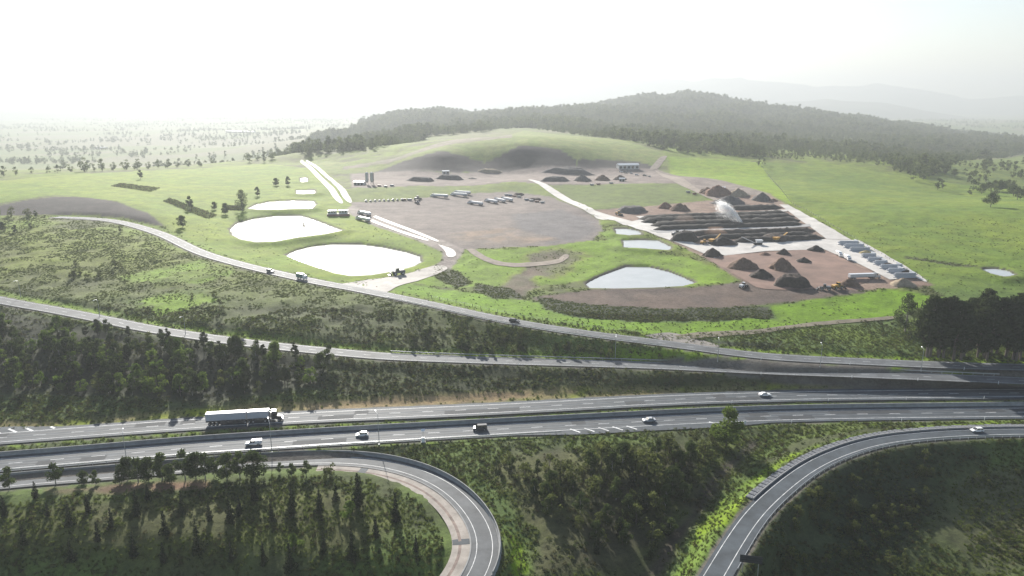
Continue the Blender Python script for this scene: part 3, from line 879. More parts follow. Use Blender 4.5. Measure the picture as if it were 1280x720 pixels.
# paved apron inside the loop
lC = ROADS['C']['line']; pC = px_of(lC); pyC = proj(lC[:, 0], lC[:, 1], lC[:, 2])[1]
sel = lC[(pC > 395) & (pyC > 560)]
ap = ribbon('loop_apron', sel, -8.6, -3.5, -.06, mat('apron_concrete', (.33, .29, .25), .85, noise=(.25, .3)), None, 'structure')
ribbon('tyre_stain', sel, -6.9, -6.1, -.052, mat('apron_stain', (.20, .15, .125), .85, noise=(.5, .5)), ap)
ribbon('kerb', sel, -3.85, -3.5, .1, M_CONC, ap)
for i in range(6, len(sel) - 3, 8):
    ribbon('expansion_joint', sel[i:i + 2], -8.5, -3.9, -.05, M_ASPH, ap) if (i // 8) % 3 == 0 else None

# barriers
JERSEY = [(-.3, 0), (.3, 0), (.3, .1), (.12, .35), (.09, 1.05), (-.09, 1.05), (-.12, .35), (-.3, .1)]


def barrier(line, label, h=1.0, wd=1.0, group=None):
    prof = [(a_ * wd, z_ * h - .3 if z_ == 0 else z_ * h) for a_, z_ in JERSEY]
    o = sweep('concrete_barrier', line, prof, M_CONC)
    return tag(o, label, 'barrier', group)


lB = ROADS['B']['line']
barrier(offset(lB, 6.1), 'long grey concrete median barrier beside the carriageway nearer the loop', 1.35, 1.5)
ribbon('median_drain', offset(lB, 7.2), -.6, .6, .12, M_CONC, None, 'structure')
s1 = lC[(pC > -320) & (pyC < 720)]
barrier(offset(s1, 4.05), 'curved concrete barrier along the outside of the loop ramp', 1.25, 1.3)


def guardrail(line, label, group=None, post_step=4, rail_h=.7):
    o = thing('guardrail', label, 'guardrail', (0, 0, 0), 0, group)
    sweep('rail', line, [(-.05, rail_h - .18), (.05, rail_h - .18), (.09, rail_h - .09), (.02, rail_h), (.09, rail_h + .09), (.05, rail_h + .18), (-.05, rail_h + .18)], M_STEEL, o)
    pm = MB().box(-.07, .07, -.09, .09, -.6, rail_h + .16).mesh('post'); pm.materials.append(M_STEEL)
    s = np.r_[0, np.cumsum(np.hypot(*np.diff(line[:, :2], axis=0).T))]
    t, _ = frame(line)
    n_ = min(290, int(s[-1] / post_step))
    for i in range(n_):
        q = [np.interp((i + .5) * s[-1] / n_, s, line[:, k_]) for k_ in range(3)]
        p_ = put('post', pm, None, o); p_.location = q
    return o


lE = ROADS['E']['line']; pE = px_of(lE); pyE = proj(lE[:, 0], lE[:, 1], lE[:, 2])[1]
guardrail(offset(lE[(pyE < 712) & (pE < 1420)], -3.85), 'steel guardrail on posts above the dark embankment of the exit ramp', None, 3.0, .85)
guardrail(offset(cut(lB, -100, 700), -6.0), 'steel guardrail between the highway and the loop ramp', None, 4)
guardrail(offset(cut(ROADS['G']['line'], 488, 835), -4.7), 'steel guardrail on the downhill side of the hillside road', None, 4)
guardrail(offset(cut(ROADS['F']['line'], 480, 1260), 4.8), 'steel guardrail on the uphill side of the service road', None, 4)
# stone faced barrier on the upper side of the exit ramp
sb = lE[(pyE < 634) & (pE < 1400) & (pE > 925)]
rb = thing('stone_barrier', 'low grey stone-filled barrier along the inner edge of the exit ramp', 'barrier')
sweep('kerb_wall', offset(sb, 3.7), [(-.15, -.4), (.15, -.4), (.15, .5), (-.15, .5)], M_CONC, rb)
gm = mat('gabion_stone', (.15, .155, .165), .9, noise=(2.2, .6), bump=.15)
s_ = np.r_[0, np.cumsum(np.hypot(*np.diff(sb[:, :2], axis=0).T))]
bl = []
for k_ in range(3):
    b_ = MB().box(-.92, .92, -1.05, 1.05, -.6, .2 + .07 * k_); me_ = b_.mesh('stone_block')
    bm = bmesh.new(); bm.from_mesh(me_); bmesh.ops.bevel(bm, geom=bm.edges[:], offset=.12, segments=1, affect='EDGES'); bm.to_mesh(me_); bm.free()
    me_.materials.append(gm); bl.append(me_)
t_, nn_ = frame(sb)
for i in range(int(s_[-1] / 2.0)):
    q = (i + .5) * 2.0
    p = np.array([np.interp(q, s_, sb[:, k_]) for k_ in range(3)]); m_ = np.array([np.interp(q, s_, nn_[:, k_]) for k_ in range(2)])
    o = put('stone_block', bl[i % 3], None, rb); o.location = (*(p[:2] + m_ * 5.0), p[2] + random.uniform(-.05, .08)); o.rotation_euler = (0, 0, math.atan2(-m_[0], m_[1]) + random.uniform(-.05, .05))

# dirt and concrete tracks
sheet('farm_track', [(842, 420), (870, 416), (950, 412), (1025, 402.5), (1080, 398.5), (1122, 395.5), (1122, 398.5), (1080, 402.5), (1025, 407), (950, 417), (880, 422), (850, 423)], mat('track_dirt', (.17, .145, .10), .9, noise=(.2, .3)), .25, 5)
sheet('gravel_turnout', [(806, 420), (840, 416), (870, 424), (905, 434), (870, 432), (830, 426)], mat('track_gravel', (.24, .215, .19), .9, noise=(.3, .25)), .2, 5)
M_TRACK = mat('haul_gravel', (.30, .27, .24), .75, noise=(.12, .35))
sheet('junction_apron', [(428, 355), (455, 351), (490, 346), (515, 341), (545, 332), (560, 336), (530, 349), (500, 357), (483, 366), (470, 366), (440, 359)], M_TRACK, .22, 5)
M_WET = mat('wet_track', (.24, .215, .19), .55, spec=.3, noise=(.25, .5))
for wt in ([(470, 270), (500, 281.5), (530, 293), (548, 301), (546, 302.5), (528, 295.5), (498, 283.8), (468, 272)], [(466, 275), (490, 284.5), (512, 292), (535, 299.5), (533, 301.3), (510, 294.2), (488, 286.3), (464, 277)], [(548, 306), (566, 312), (570, 320), (560, 322), (556, 314)]):
    sheet('wet_wheel_track', wt, M_WET, .25, 4)
for wt in ([(375, 202), (380, 202), (406, 225), (428, 251), (421, 251.5), (400, 226)], [(382, 202), (387, 202), (416, 224), (439, 249), (432, 250.5), (411, 225)]):
    sheet('weighbridge_road', wt, mat('weighbridge_concrete', (.30, .285, .26), .7, spec=.2, noise=(.15, .4)), .25, 5)
sheet('bench_track', [(583, 312), (592, 311), (610, 322), (640, 329), (690, 326), (705, 318), (712, 320), (695, 330), (640, 334), (604, 326)], mat('track_pale', (.24, .195, .155), .9, noise=(.2, .3)), .25, 5)
sheet('bank_road', [(660, 225), (666, 225), (700, 241), (748, 266), (760, 275), (748, 274), (735, 266), (690, 243)], M_CONCP, .25, 5)
sheet('ridge_track', [(826, 196), (834, 195), (828, 204), (822, 211), (812, 212), (818, 204)], mat('track_pale', (0, 0, 0)), .3, 6)
sheet('yard_rim_road', [(818, 212), (850, 222), (872, 236), (897, 249), (893, 251), (862, 237), (838, 225)], mat('track_pale', (0, 0, 0)), .3, 6)
# concrete of the compost yard
sheet('compost_slab_edge', [(974, 256), (985, 256), (1064, 300), (1033, 299), (1010, 282)], M_CONCP, .25, 6)
sheet('compost_slab_front', [(868, 305.5), (930, 303.5), (1031, 299.3), (1066, 300.3), (1110, 325), (1148, 347), (1112, 350), (1075, 331), (1030, 312), (960, 314), (905, 320), (882, 316)], M_CONCP, .29, 6)
sheet('compost_slab_side', [(737, 262), (748, 265), (790, 277), (803, 274), (845, 294), (872, 306), (884, 316), (905, 320), (893, 323), (865, 311), (830, 298), (790, 284), (738, 268)], M_CONCP, .33, 6)
sheet('compost_slab_lane', [(795, 271), (860, 268), (985, 262), (984, 264.5), (860, 270.5), (800, 273.5)], M_CONCP, .38, 6)
sheet('compost_slab_pale_lane', [(812, 288.5), (900, 285), (1012, 280.5), (1014, 283.5), (900, 288.5), (818, 292)], mat('lane_concrete', (.30, .29, .28), .8, noise=(.1, .25)), .4, 6)
sheet('red_dirt_pad', [(880, 322), (960, 315.5), (1028, 313.5), (1072, 333), (1095, 345), (1060, 358), (960, 362), (930, 350)], mat('red_dirt', (.20, .125, .095), .9, noise=(.06, .35)), .22, 6)

# ------------------------------------------------------------------ water
M_WATER = mat('pond_water', (.33, .34, .335), .16, spec=1.0, noise=(.05, .1))
PL = {'settling': 'bright pale settling pond, widest of the pair on the grassy terrace', 'lower': 'bright oval pond beside the road junction'}
for k, p in PONDS.items():
    w = p['world']
    c = w.mean(0)
    ww = w.copy(); ww[:, :2] += (w[:, :2] - c[:2]) / (np.linalg.norm(w[:, :2] - c[:2], axis=1)[:, None] + 1e-6) * 1.2
    ww[:, 2] = p['z'] + .05
    b_ = MB(); b_.add(ww, [tuple(range(len(ww)))])
    o = b_.build(k + '_pond', M_WATER)
    if o.data.polygons[0].normal.z < 0: o.data.flip_normals()
    o['kind'] = 'structure'

# ------------------------------------------------------------------ far mountains
M_MOUNT = mat('mountain_bush', (.050, .062, .040), .95, noise=(.004, .4))


def mountains(name, Y, depth, prof, seed):
    xs = np.array([p[0] for p in prof], float)
    ridge = np.array([PYd(p[0], p[1], Y)[2] for p in prof])
    px = np.linspace(xs[0], xs[-1], 300); nv = 40
    rz = np.interp(px, xs, ridge); X0 = (px - 640) / F * Y / cP
    v = []
    for j in range(nv):
        t = j / (nv - 1); y = Y + (t - .5) * 2 * depth
        prof_ = np.clip(1 - abs(t - .5) * 2, 0, 1) ** .85
        x = X0 * (y / Y)
        nn = (fbm(x, np.full_like(x, y), 900, 4, seed) - .5) * 260 * (1 - prof_) * prof_ * 2 + (fbm(x, np.full_like(x, y), 260, 3, seed + 9) - .5) * 50 * prof_
        v.append(np.stack([x, np.full_like(x, y), -75 + (rz + 75) * prof_ + nn * (rz + 75) / 260], 1))
    v = np.vstack(v); ii = np.arange(nv * 300).reshape(nv, 300)
    f_ = np.stack([ii[:-1, :-1].ravel(), ii[:-1, 1:].ravel(), ii[1:, 1:].ravel(), ii[1:, :-1].ravel()], 1)
    tag(put(name, npmesh(name, v, f_, True), M_MOUNT), kind='structure')


mountains('mountains', 13000, 1800, [(-400, 128), (-200, 118), (0, 112), (120, 104), (230, 97), (320, 104), (430, 118), (520, 110), (620, 102), (700, 96), (780, 99), (860, 100), (905, 96), (950, 103), (1000, 108), (1085, 105), (1120, 112), (1180, 124), (1240, 118), (1300, 126), (1500, 120), (1700, 128)], 5)
mountains('hills', 8800, 1200, [(-400, 150), (-100, 142), (60, 136), (200, 140), (330, 134), (450, 142), (600, 150), (760, 140), (900, 132), (960, 127), (1010, 124), (1080, 128), (1130, 139), (1200, 150), (1300, 156), (1500, 150), (1700, 158)], 33)

# ------------------------------------------------------------------ foliage


def leafcloud(centers, radii, per, size, seed, flat=1.0, shell=.55):
    """many leaf sprays (bent quads) spread through clumps"""
    g = np.random.default_rng(seed)
    V = []; Fc = []; o = 0
    for c, r_ in zip(centers, radii):
        n_ = max(6, int(per * r_ * r_))
        d = g.normal(size=(n_, 3)); d /= np.linalg.norm(d, axis=1)[:, None]
        rr = r_ * (shell + (1 - shell) * g.random(n_) ** .5) * (1 + .25 * g.normal(size=n_) * .5)
        p = d * rr[:, None]; p[:, 2] *= flat; p += np.asarray(c)
        nrm = d + g.normal(size=(n_, 3)) * .7; nrm /= np.linalg.norm(nrm, axis=1)[:, None]
        a_ = np.cross(nrm, g.normal(size=(n_, 3))); a_ /= np.linalg.norm(a_, axis=1)[:, None] + 1e-9
        b_ = np.cross(nrm, a_)
        sz = size * g.uniform(.55, 1.35, n_)[:, None]
        q = np.stack([p - a_ * sz * .5, p + b_ * sz * .34, p + a_ * sz * .5, p - b_ * sz * .34], 1)
        V.append(q.reshape(-1, 3)); k_ = np.arange(n_ * 4).reshape(-1, 4) + o; Fc.append(k_); o += n_ * 4
    return np.vstack(V), np.vstack(Fc)


def gum_parts(seed, h=9, cr=3.0, clumps=16, size=.5, per=42, base=.35, conical=False, open_=1.0):
    g = np.random.default_rng(seed)
    C, Rr = [], []
    for i in range(clumps):
        t = g.random() if not conical else (i + .5) / clumps
        z = h * (base + (1 - base) * t)
        w = cr * (math.sin(math.pi * min(.97, .18 + .8 * t)) if not conical else (1.05 - t)) * open_
        an = i * 2.4 + g.normal() * .4; rr = w * math.sqrt(g.random()) * (.95 if not conical else .5)
        C.append((rr * math.cos(an), rr * math.sin(an), z - .1 * h)); Rr.append(cr * g.uniform(.28, .46) * (1 if not conical else (1.15 - .85 * t)))
    V, Fc = leafcloud(C, Rr, per, size, seed + 1, .8)
    b_ = MB()
    top = h * .82
    b_.tube([(0, 0, -.5), (.05 * h * .2, .02, h * .3), (-.02 * h, .03 * h, top)], [h * .022, h * .016, h * .004], 6)
    for c in C[::2]:
        z0 = max(h * .18, c[2] - math.hypot(c[0], c[1]) * .9)
        b_.tube([(0, 0, z0), (c[0] * .5, c[1] * .5, (z0 + c[2]) / 2 + .1), c], [h * .008, h * .006, h * .002], 4)
    return npmesh('crown', V, Fc), b_.mesh('trunk')


PROTO = {}


def proto(key, leafmat, bark, **kw):
    cr_, tr_ = gum_parts(**kw)
    cr_.materials.append(leafmat); tr_.materials.append(bark)
    PROTO[key] = (cr_, tr_, kw['h'])


for i in range(3):
    proto('gum%d' % i, L_GUM, M_BARKP, seed=10 + i, h=9, cr=2.6 + .3 * i, clumps=18 + 2 * i, per=75, size=.55, base=.3)
    proto('bush%d' % i, L_SCRUB, M_BARK, seed=20 + i, h=4, cr=1.9, clumps=10, base=.12, size=.42, per=80)
    proto('pine%d' % i, L_DARK, M_BARK, seed=30 + i, h=8, cr=2.0, clumps=18, base=.1, size=.45, per=150, conical=True)
    proto('bright%d' % i, L_LIGHT, M_BARK, seed=40 + i, h=6, cr=2.2, clumps=13, base=.2, size=.5, per=85)
    proto('tall%d' % i, L_PINE, M_BARK, seed=50 + i, h=24, cr=4.6, clumps=28, base=.3, size=.9, per=40)
    proto('far%d' % i, L_FAR, M_BARK, seed=60 + i, h=12, cr=4.4, clumps=12, base=.25, size=1.3, per=9)
proto('broad', L_LIGHT, M_BARK, seed=71, h=12, cr=4.2, clumps=32, size=.6, per=60, base=.28)
proto('sparse', L_GUM, M_BARKP, seed=72, h=20, cr=5.0, clumps=30, size=.75, per=22, base=.25)
proto('spread', L_GUM, M_BARK, seed=73, h=16, cr=8.0, clumps=30, size=.9, per=9, base=.45)


def tree(key, loc, h, label, group=None, name='tree', cat='tree'):
    cr_, tr_, ph = PROTO[key]
    o = thing(name, label, cat, (loc[0], loc[1], loc[2] - .15), random.uniform(0, 6.28), group)
    s = h / ph; o.scale = (s * random.uniform(.88, 1.12), s * random.uniform(.88, 1.12), s * random.uniform(.94, 1.06))
    put('crown', cr_, None, o); put('trunk', tr_, None, o)
    return o


def trees(pts, kinds, hr, label, group, name='tree', cat='tree'):
    grp0 = group
    w = ground([p[0] for p in pts], [p[1] for p in pts])
    for p, q in zip(pts, w):
        k_ = random.choice(kinds)
        if grp0 == 'gums on the bench by the loop ramp':
            label = ('tall' if p[2] >= 9 else 'mid-sized' if p[2] >= 7 else 'small') + ' gum tree on the bench beside the loop ramp, ' + ('in the close row' if 140 < p[0] < 325 else 'standing apart from the close row')
            group = label
        if grp0 == 'young pines inside the loop':
            label = ('tall' if p[2] >= 9 else 'mid-sized' if p[2] >= 7.5 else 'small') + ' dark conical pine ' + ('high on' if p[1] < 660 else 'low on') + ' the slope inside the loop'
            group = label
        hh_ = p[2] if len(p) > 2 else random.uniform(*hr)
        if grp0 == 'shrubs on the shaded embankment':
            label = ('large' if hh_ > 3.6 else 'small') + ' dark bushy shrub on the shaded embankment, ' + ('close below the exit ramp guardrail' if p[1] < 625 else 'low down near the hollow' if p[1] > 670 else 'half way down')
            group = label
        tree(k_, q, hh_, label, group, name, cat)


G3 = lambda k_: [k_ + str(i) for i in range(3)]


def scatter_px(poly, n_, seed, jitter=None):
    g = np.random.default_rng(seed); a_ = np.array(poly, float); out = []
    while len(out) < n_:
        x, y = g.uniform(a_[:, 0].min(), a_[:, 0].max()), g.uniform(a_[:, 1].min(), a_[:, 1].max())
        if inpoly(np.array([x]), np.array([y]), a_)[0]:
            out.append((x, y))
    return out


def off_road(pts):
    w = ground([p[0] for p in pts], [p[1] for p in pts])
    keep = []
    for p, q in zip(pts, w):
        ok = True
        for r_ in ROADS.values():
            if np.min(np.hypot(r_['line'][:, 0] - q[0], r_['line'][:, 1] - q[1])) < r_['hw'] + 2.5:
                ok = False
        if ok: keep.append(p)
    return keep


def mixtrees(pts, label_a, label_b, group_a, group_b, ka, kb, share, hr):
    for p in pts:
        if random.random() < share:
            trees([p], ka, hr, label_a, group_a)
        else:
            trees([p], kb, hr, label_b, group_b)


# lower left: gums along the bench, young pines down the slope
trees([(12, 612, 7.5), (70, 606, 8), (150, 606, 6), (160, 600, 8), (173, 603, 9), (186, 601, 8), (203, 600, 9.5), (212, 604, 7), (232, 600, 10), (245, 598, 9), (257, 601, 9.5), (268, 596, 7), (284, 599, 9), (300, 598, 9.5), (318, 600, 10), (120, 606, 5), (105, 604, 4.5), (383, 596, 6), (365, 597, 5), (350, 592, 4)],
      G3('gum'), (7, 9), None, 'gums on the bench by the loop ramp', 'gum_tree')
trees([(412, 594, 5)], G3('bush'), (4, 5), 'round dark bush at the inner kerb where the loop begins to curve', None, 'bush', 'bush')
trees([(88, 656, 8), (172, 645, 9), (168, 695, 8), (206, 668, 8.5), (123, 676, 6.5), (30, 680, 7.5), (248, 690, 9.5), (288, 652, 9), (318, 626, 8), (366, 644, 11), (363, 712, 10), (495, 652, 9), (440, 698, 10), (6, 645, 7.5), (60, 645, 5), (330, 704, 7), (205, 704, 7.5), (300, 644, 7), (45, 622, 6), (110, 640, 6.5), (140, 660, 7), (228, 640, 7.6), (262, 650, 6), (340, 650, 7.6), (400, 640, 8), (405, 690, 7.6), (520, 690, 6), (470, 670, 7), (90, 700, 7.5), (290, 700, 7), (420, 625, 6), (185, 625, 6)],
      G3('pine'), (6, 8), 'dark young conical pine on the slope inside the loop', 'young pines inside the loop', 'pine_tree')
trees([(448, 634, 12)], G3('pine'), (9, 10), 'tallest dark conical pine beside the start of the loop bend', None, 'pine_tree')
trees([(437, 648, 6), (368, 690, 5.5)], G3('bright'), (5, 6), 'fresh green leafy sapling among the dark pines inside the loop', 'green saplings inside the loop')
# middle: scrub between the loop and the exit ramp
MID = [(640, 590, 5), (655, 602, 6), (672, 594, 5.5), (690, 612, 7), (700, 598, 8), (716, 607, 7), (738, 592, 9), (752, 588, 10.5), (765, 599, 10), (778, 590, 11), (795, 590, 11), (808, 604, 12), (820, 584, 10), (835, 574, 9), (850, 588, 7.5), (862, 578, 8), (880, 574, 8), (744, 622, 8.5), (725, 642, 7), (690, 642, 6), (758, 657, 7.5), (840, 612, 8.5), (870, 602, 7), (818, 642, 7), (620, 585, 4.5), (600, 578, 4), (770, 625, 8), (785, 645, 7)]
MID += [(a_, b_, random.uniform(3.5, 7)) for a_, b_ in scatter_px([(600, 580), (740, 572), (880, 566), (870, 620), (830, 690), (700, 700), (670, 650), (650, 610)], 46, 23)]
for i, p_ in enumerate(MID):
    k_ = ['gum0', 'bush1', 'gum1', 'gum2', 'bush2', 'bush0'][i % 6]
    big = p_[2] > 8
    lab = ('tall open-crowned gum' if big else 'small thin gum') if k_[0] == 'g' else ('large rounded olive tree' if big else 'low rounded olive shrub')
    lab += (' near the highway' if p_[1] < 600 else ' downslope') + ' between loop and exit ramp'
    trees([p_], [k_], (5, 8), lab, lab, 'gum_tree' if k_[0] == 'g' else 'olive_tree')
trees([(802, 640, 10), (775, 672, 7), (702, 632, 6), (790, 612, 9), (858, 600, 6), (745, 690, 6), (688, 605, 5), (835, 670, 6), (812, 700, 7)], G3('pine'), (6, 8), 'dark conical pine in the scrub between the loop and the exit ramp', 'pines between loop and exit ramp', 'pine_tree')
trees([(838, 566, 6), (890, 556, 5), (828, 560, 5), (870, 552, 5)], G3('bush'), (5, 6), 'round olive shrub at the foot of the highway shoulder', 'shrubs below the highway shoulder', 'shrub', 'shrub')
trees([(908, 558, 15)], ['broad'], (14, 15), 'tall broad bright green tree standing alone against the highway', None)
trees([(742, 574, 4.5), (715, 560, 3)], G3('bright'), (4, 5), 'small yellow-green bush below the highway guardrail', 'yellow-green bushes below the guardrail', 'bush', 'bush')
# left bank between service road and highway
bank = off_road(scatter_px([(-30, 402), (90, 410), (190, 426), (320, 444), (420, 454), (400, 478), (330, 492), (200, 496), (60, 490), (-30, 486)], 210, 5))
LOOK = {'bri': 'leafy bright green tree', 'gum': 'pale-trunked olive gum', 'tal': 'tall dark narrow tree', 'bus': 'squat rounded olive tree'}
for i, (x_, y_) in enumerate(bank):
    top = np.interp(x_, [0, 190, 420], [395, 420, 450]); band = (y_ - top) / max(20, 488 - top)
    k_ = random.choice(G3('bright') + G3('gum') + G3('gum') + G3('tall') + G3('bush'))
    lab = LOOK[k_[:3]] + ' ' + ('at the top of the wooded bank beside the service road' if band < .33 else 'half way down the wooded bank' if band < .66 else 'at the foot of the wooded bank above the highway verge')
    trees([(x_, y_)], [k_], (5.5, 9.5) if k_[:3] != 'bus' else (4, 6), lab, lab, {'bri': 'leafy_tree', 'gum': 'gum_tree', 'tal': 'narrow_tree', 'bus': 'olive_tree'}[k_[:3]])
trees([(300, 424, 6)], G3('bright'), (5, 6), 'single round bright green tree on the uphill verge of the service road', None)
trees(off_road([(30, 500), (60, 495), (90, 500), (110, 505), (150, 498), (170, 503), (200, 500), (230, 503), (45, 512), (130, 512), (260, 498), (290, 500)]), G3('bush'), (1.8, 3), 'low green shrub on the grassy foot of the wooded bank', 'shrubs at the foot of the bank', 'shrub', 'shrub')
# slope between hillside road and service road
slope = off_road(scatter_px([(480, 425), (530, 408), (600, 410), (700, 428), (800, 440), (860, 450), (800, 452), (600, 444), (500, 440)], 55, 8))
trees(slope, G3('bush') + G3('gum'), (3, 5), 'small scrubby tree on the steep slope below the hillside road', 'scrub trees below the hillside road', 'scrub_tree')
trees(off_road([(275, 388, 6), (268, 372, 4), (240, 372, 3), (230, 430, 4), (320, 440, 4), (345, 444, 4.5), (335, 428, 3), (160, 348, 4), (90, 350, 4)]), G3('bush'), (3, 6), 'lone dark shrub on the open slope above the service road', 'lone shrubs on the open slope', 'shrub', 'shrub')
trees(scatter_px([(62, 345), (90, 332), (140, 328), (165, 338), (120, 350), (80, 352)], 14, 9), G3('bush'), (3, 4.5), 'dark thicket shrub on the open slope above the service road', 'dark thicket on the open slope', 'shrub', 'shrub')
trees(scatter_px([(-20, 268), (20, 265), (48, 272), (45, 285), (10, 298), (-20, 300)], 14, 10), G3('bush') + G3('gum'), (5, 8), 'dense dark tree below the mulch mound', 'dense trees below the mulch mound')
trees([(151, 290, 5)], G3('bush'), (4, 5), 'small dark bushy tree at the edge of the hillside road', None, 'small_tree')
# right: tall pines beside the road, sparse gum
trees(scatter_px([(1148, 447), (1165, 436), (1290, 430), (1330, 440), (1330, 452), (1200, 451)], 44, 12), G3('tall'), (24, 30), 'tall dark pine in the dense stand beside the road junction', 'dark pines beside the road', 'pine_tree')
trees([(1131, 415, 21)], ['sparse'], (20, 21), 'tall thin-leaved gum standing before the dark pine stand', None)
trees([(1028, 428, 4), (1040, 430, 3), (1090, 440, 3), (1120, 438, 3), (1135, 425, 5)], G3('bush'), (3, 4), 'low dark bush on the grass below the farm track', 'bushes below the farm track', 'bush', 'bush')
# pasture
trees([(1238, 259, 13)], ['spread'], (12, 13), 'round dark tree standing alone in the open pasture', None)
trees(scatter_px([(1205, 240), (1215, 222), (1250, 232), (1300, 246), (1300, 254), (1260, 250), (1225, 244)], 26, 14) + scatter_px([(1190, 222), (1230, 208), (1300, 216), (1300, 225), (1240, 222)], 16, 15), G3('far') + ['spread'], (9, 14), 'dark tree in the grove on the pasture rise', 'grove on the pasture rise')
trees([(1172, 237, 13), (1178, 236, 9), (1212, 243, 7), (948, 207, 10), (955, 206, 8)], G3('far'), (8, 13), 'small solitary tree at the upper pasture edge', 'solitary trees at the pasture edge')
trees(scatter_px([(1130, 226), (1160, 214), (1200, 204), (1290, 200), (1290, 208), (1220, 216), (1170, 226)], 30, 16), G3('far'), (8, 13), 'hazy tree at the forest edge above the pasture', 'trees at the forest edge')
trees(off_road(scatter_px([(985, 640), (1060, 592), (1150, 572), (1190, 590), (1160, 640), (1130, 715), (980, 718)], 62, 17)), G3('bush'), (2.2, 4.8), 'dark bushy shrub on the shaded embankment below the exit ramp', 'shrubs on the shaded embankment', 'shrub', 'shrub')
trees(scatter_px([(1200, 600), (1275, 590), (1275, 700), (1210, 710)], 12, 18), G3('bush'), (1.8, 3), 'low olive shrub in the sunlit hollow beyond the shaded embankment', 'shrubs in the sunlit hollow', 'shrub', 'shrub')
# left paddock
trees([(303, 263, 19)], ['sparse'], (18, 19), 'spreading thin gum beside the upper pond', None)
trees([(238, 262, 12), (282, 268, 10), (176, 224, 10), (322, 245, 9), (345, 232, 9), (360, 232, 10), (228, 284, 9), (380, 285, 4), (268, 262, 7)], G3('gum'), (8, 12), 'slim gum standing in the bright paddock above the ponds', 'slim gums in the paddock')
trees([(40, 217), (60, 217), (72, 216), (88, 215), (106, 215, 18), (118, 214), (128, 214, 15), (142, 213), (158, 212, 15), (172, 212, 14), (186, 211), (198, 210), (210, 210), (222, 209), (236, 208), (250, 208), (20, 219), (5, 221)], G3('far'), (8, 12), 'hazy round tree along the far edge of the paddock', 'tree row along the paddock edge')
trees([(312, 203, 13), (330, 203, 12), (322, 200, 10), (340, 199, 14)], G3('far'), (10, 14), 'hazy tree beside the far end of the weighbridge road', 'trees by the weighbridge road')

# ------------------------------------------------------------------ scattered stuff: forest, scrub, grass (geometry nodes on points)


def scatter_object(name, protos, pts, scl, label=None):
    """one object; every point carries an instance of one of the prototypes"""
    col = bpy.data.collections.new(name + '_kinds')
    for i, m_ in enumerate(protos):
        o = bpy.data.objects.new('%s_kind_%02d' % (name, i), m_); col.objects.link(o)
    me_ = bpy.data.meshes.new(name); n_ = len(pts)
    me_.vertices.add(n_); me_.vertices.foreach_set('co', np.asarray(pts, np.float32).ravel())
    at = me_.attributes.new('which', 'INT', 'POINT'); at.data.foreach_set('value', rng.integers(0, len(protos), n_).astype(np.int32))
    at = me_.attributes.new('turn', 'FLOAT_VECTOR', 'POINT'); tv = np.zeros((n_, 3), np.float32); tv[:, 2] = rng.uniform(0, 6.28, n_); tv[:, :2] = rng.normal(0, .08, (n_, 2)); at.data.foreach_set('vector', tv.ravel())
    at = me_.attributes.new('size', 'FLOAT_VECTOR', 'POINT'); sv = np.repeat(np.asarray(scl, np.float32)[:, None], 3, 1) * rng.uniform(.8, 1.25, (n_, 3)); at.data.foreach_set('vector', sv.astype(np.float32).ravel())
    ng = bpy.data.node_groups.new(name, 'GeometryNodeTree')
    ng.interface.new_socket('Geometry', in_out='INPUT', socket_type='NodeSocketGeometry'); ng.interface.new_socket('Geometry', in_out='OUTPUT', socket_type='NodeSocketGeometry')
    nd = ng.nodes
    gi, go = nd.new('NodeGroupInput'), nd.new('NodeGroupOutput'); ip = nd.new('GeometryNodeInstanceOnPoints'); ci = nd.new('GeometryNodeCollectionInfo')
    ci.inputs['Collection'].default_value = col; ci.inputs['Separate Children'].default_value = True; ci.inputs['Reset Children'].default_value = True
    ip.inputs['Pick Instance'].default_value = True
    for nm, ty, sock in (('which', 'INT', 'Instance Index'), ('turn', 'FLOAT_VECTOR', 'Rotation'), ('size', 'FLOAT_VECTOR', 'Scale')):
        na = nd.new('GeometryNodeInputNamedAttribute'); na.data_type = ty; na.inputs['Name'].default_value = nm
        ng.links.new(na.outputs['Attribute'], ip.inputs[sock])
    ng.links.new(gi.outputs[0], ip.inputs['Points']); ng.links.new(ci.outputs[0], ip.inputs['Instance']); ng.links.new(ip.outputs[0], go.inputs[0])
    o = bpy.data.objects.new(name, me_); COL.objects.link(o)
    md = o.modifiers.new('scatter', 'NODES'); md.node_group = ng
    return tag(o, label, None, None, 'stuff')


def veg_at(x, y):
    iu = np.clip(np.round((x / y - gu[0]) / (gu[1] - gu[0])).astype(int), 0, NU - 1); iw = np.clip(np.round((np.log(y) - W0) / (gw[1] - gw[0])).astype(int), 0, NW - 1)
    return VEG[iw, iu], ALB[iw, iu], NAT[iw, iu]


def joined(cr_tr):
    """crown and trunk as one mesh for distant instances"""
    return cr_tr


# forest on the hill
foot = ground([385, 470, 540, 600, 655, 740, 830, 950, 1060, 1120, 1165, 1200, 1290, 1420], [196, 186, 172, 165, 160, 171, 189, 198, 203, 215, 224, 202, 188, 187])
poly = np.vstack([foot[:, :2], [(3300, 3900), (900, 4000), (-500, 3500), (-640, 2400), (-460, 1400)]])
n_ = 120000
x = rng.uniform(poly[:, 0].min(), poly[:, 0].max(), n_); y = rng.uniform(poly[:, 1].min(), poly[:, 1].max(), n_)
k_ = inpoly(x, y, poly) & (fbm(x, y, 60, 2, 5) > .28)
x, y = x[k_], y[k_]
fp = [PROTO['far%d' % i][0] for i in range(3)]
o = scatter_object('forest', fp, np.stack([x, y, height(x, y) - .5], 1), rng.uniform(.5, 1.35, len(x)) * (.6 + .9 * sstep(.3, .7, fbm(x, y, 140, 3, 8))) * np.interp(y, [1000, 3300], [.8, 1.55]), 'hazy eucalypt forest covering the hill behind the composting yard')
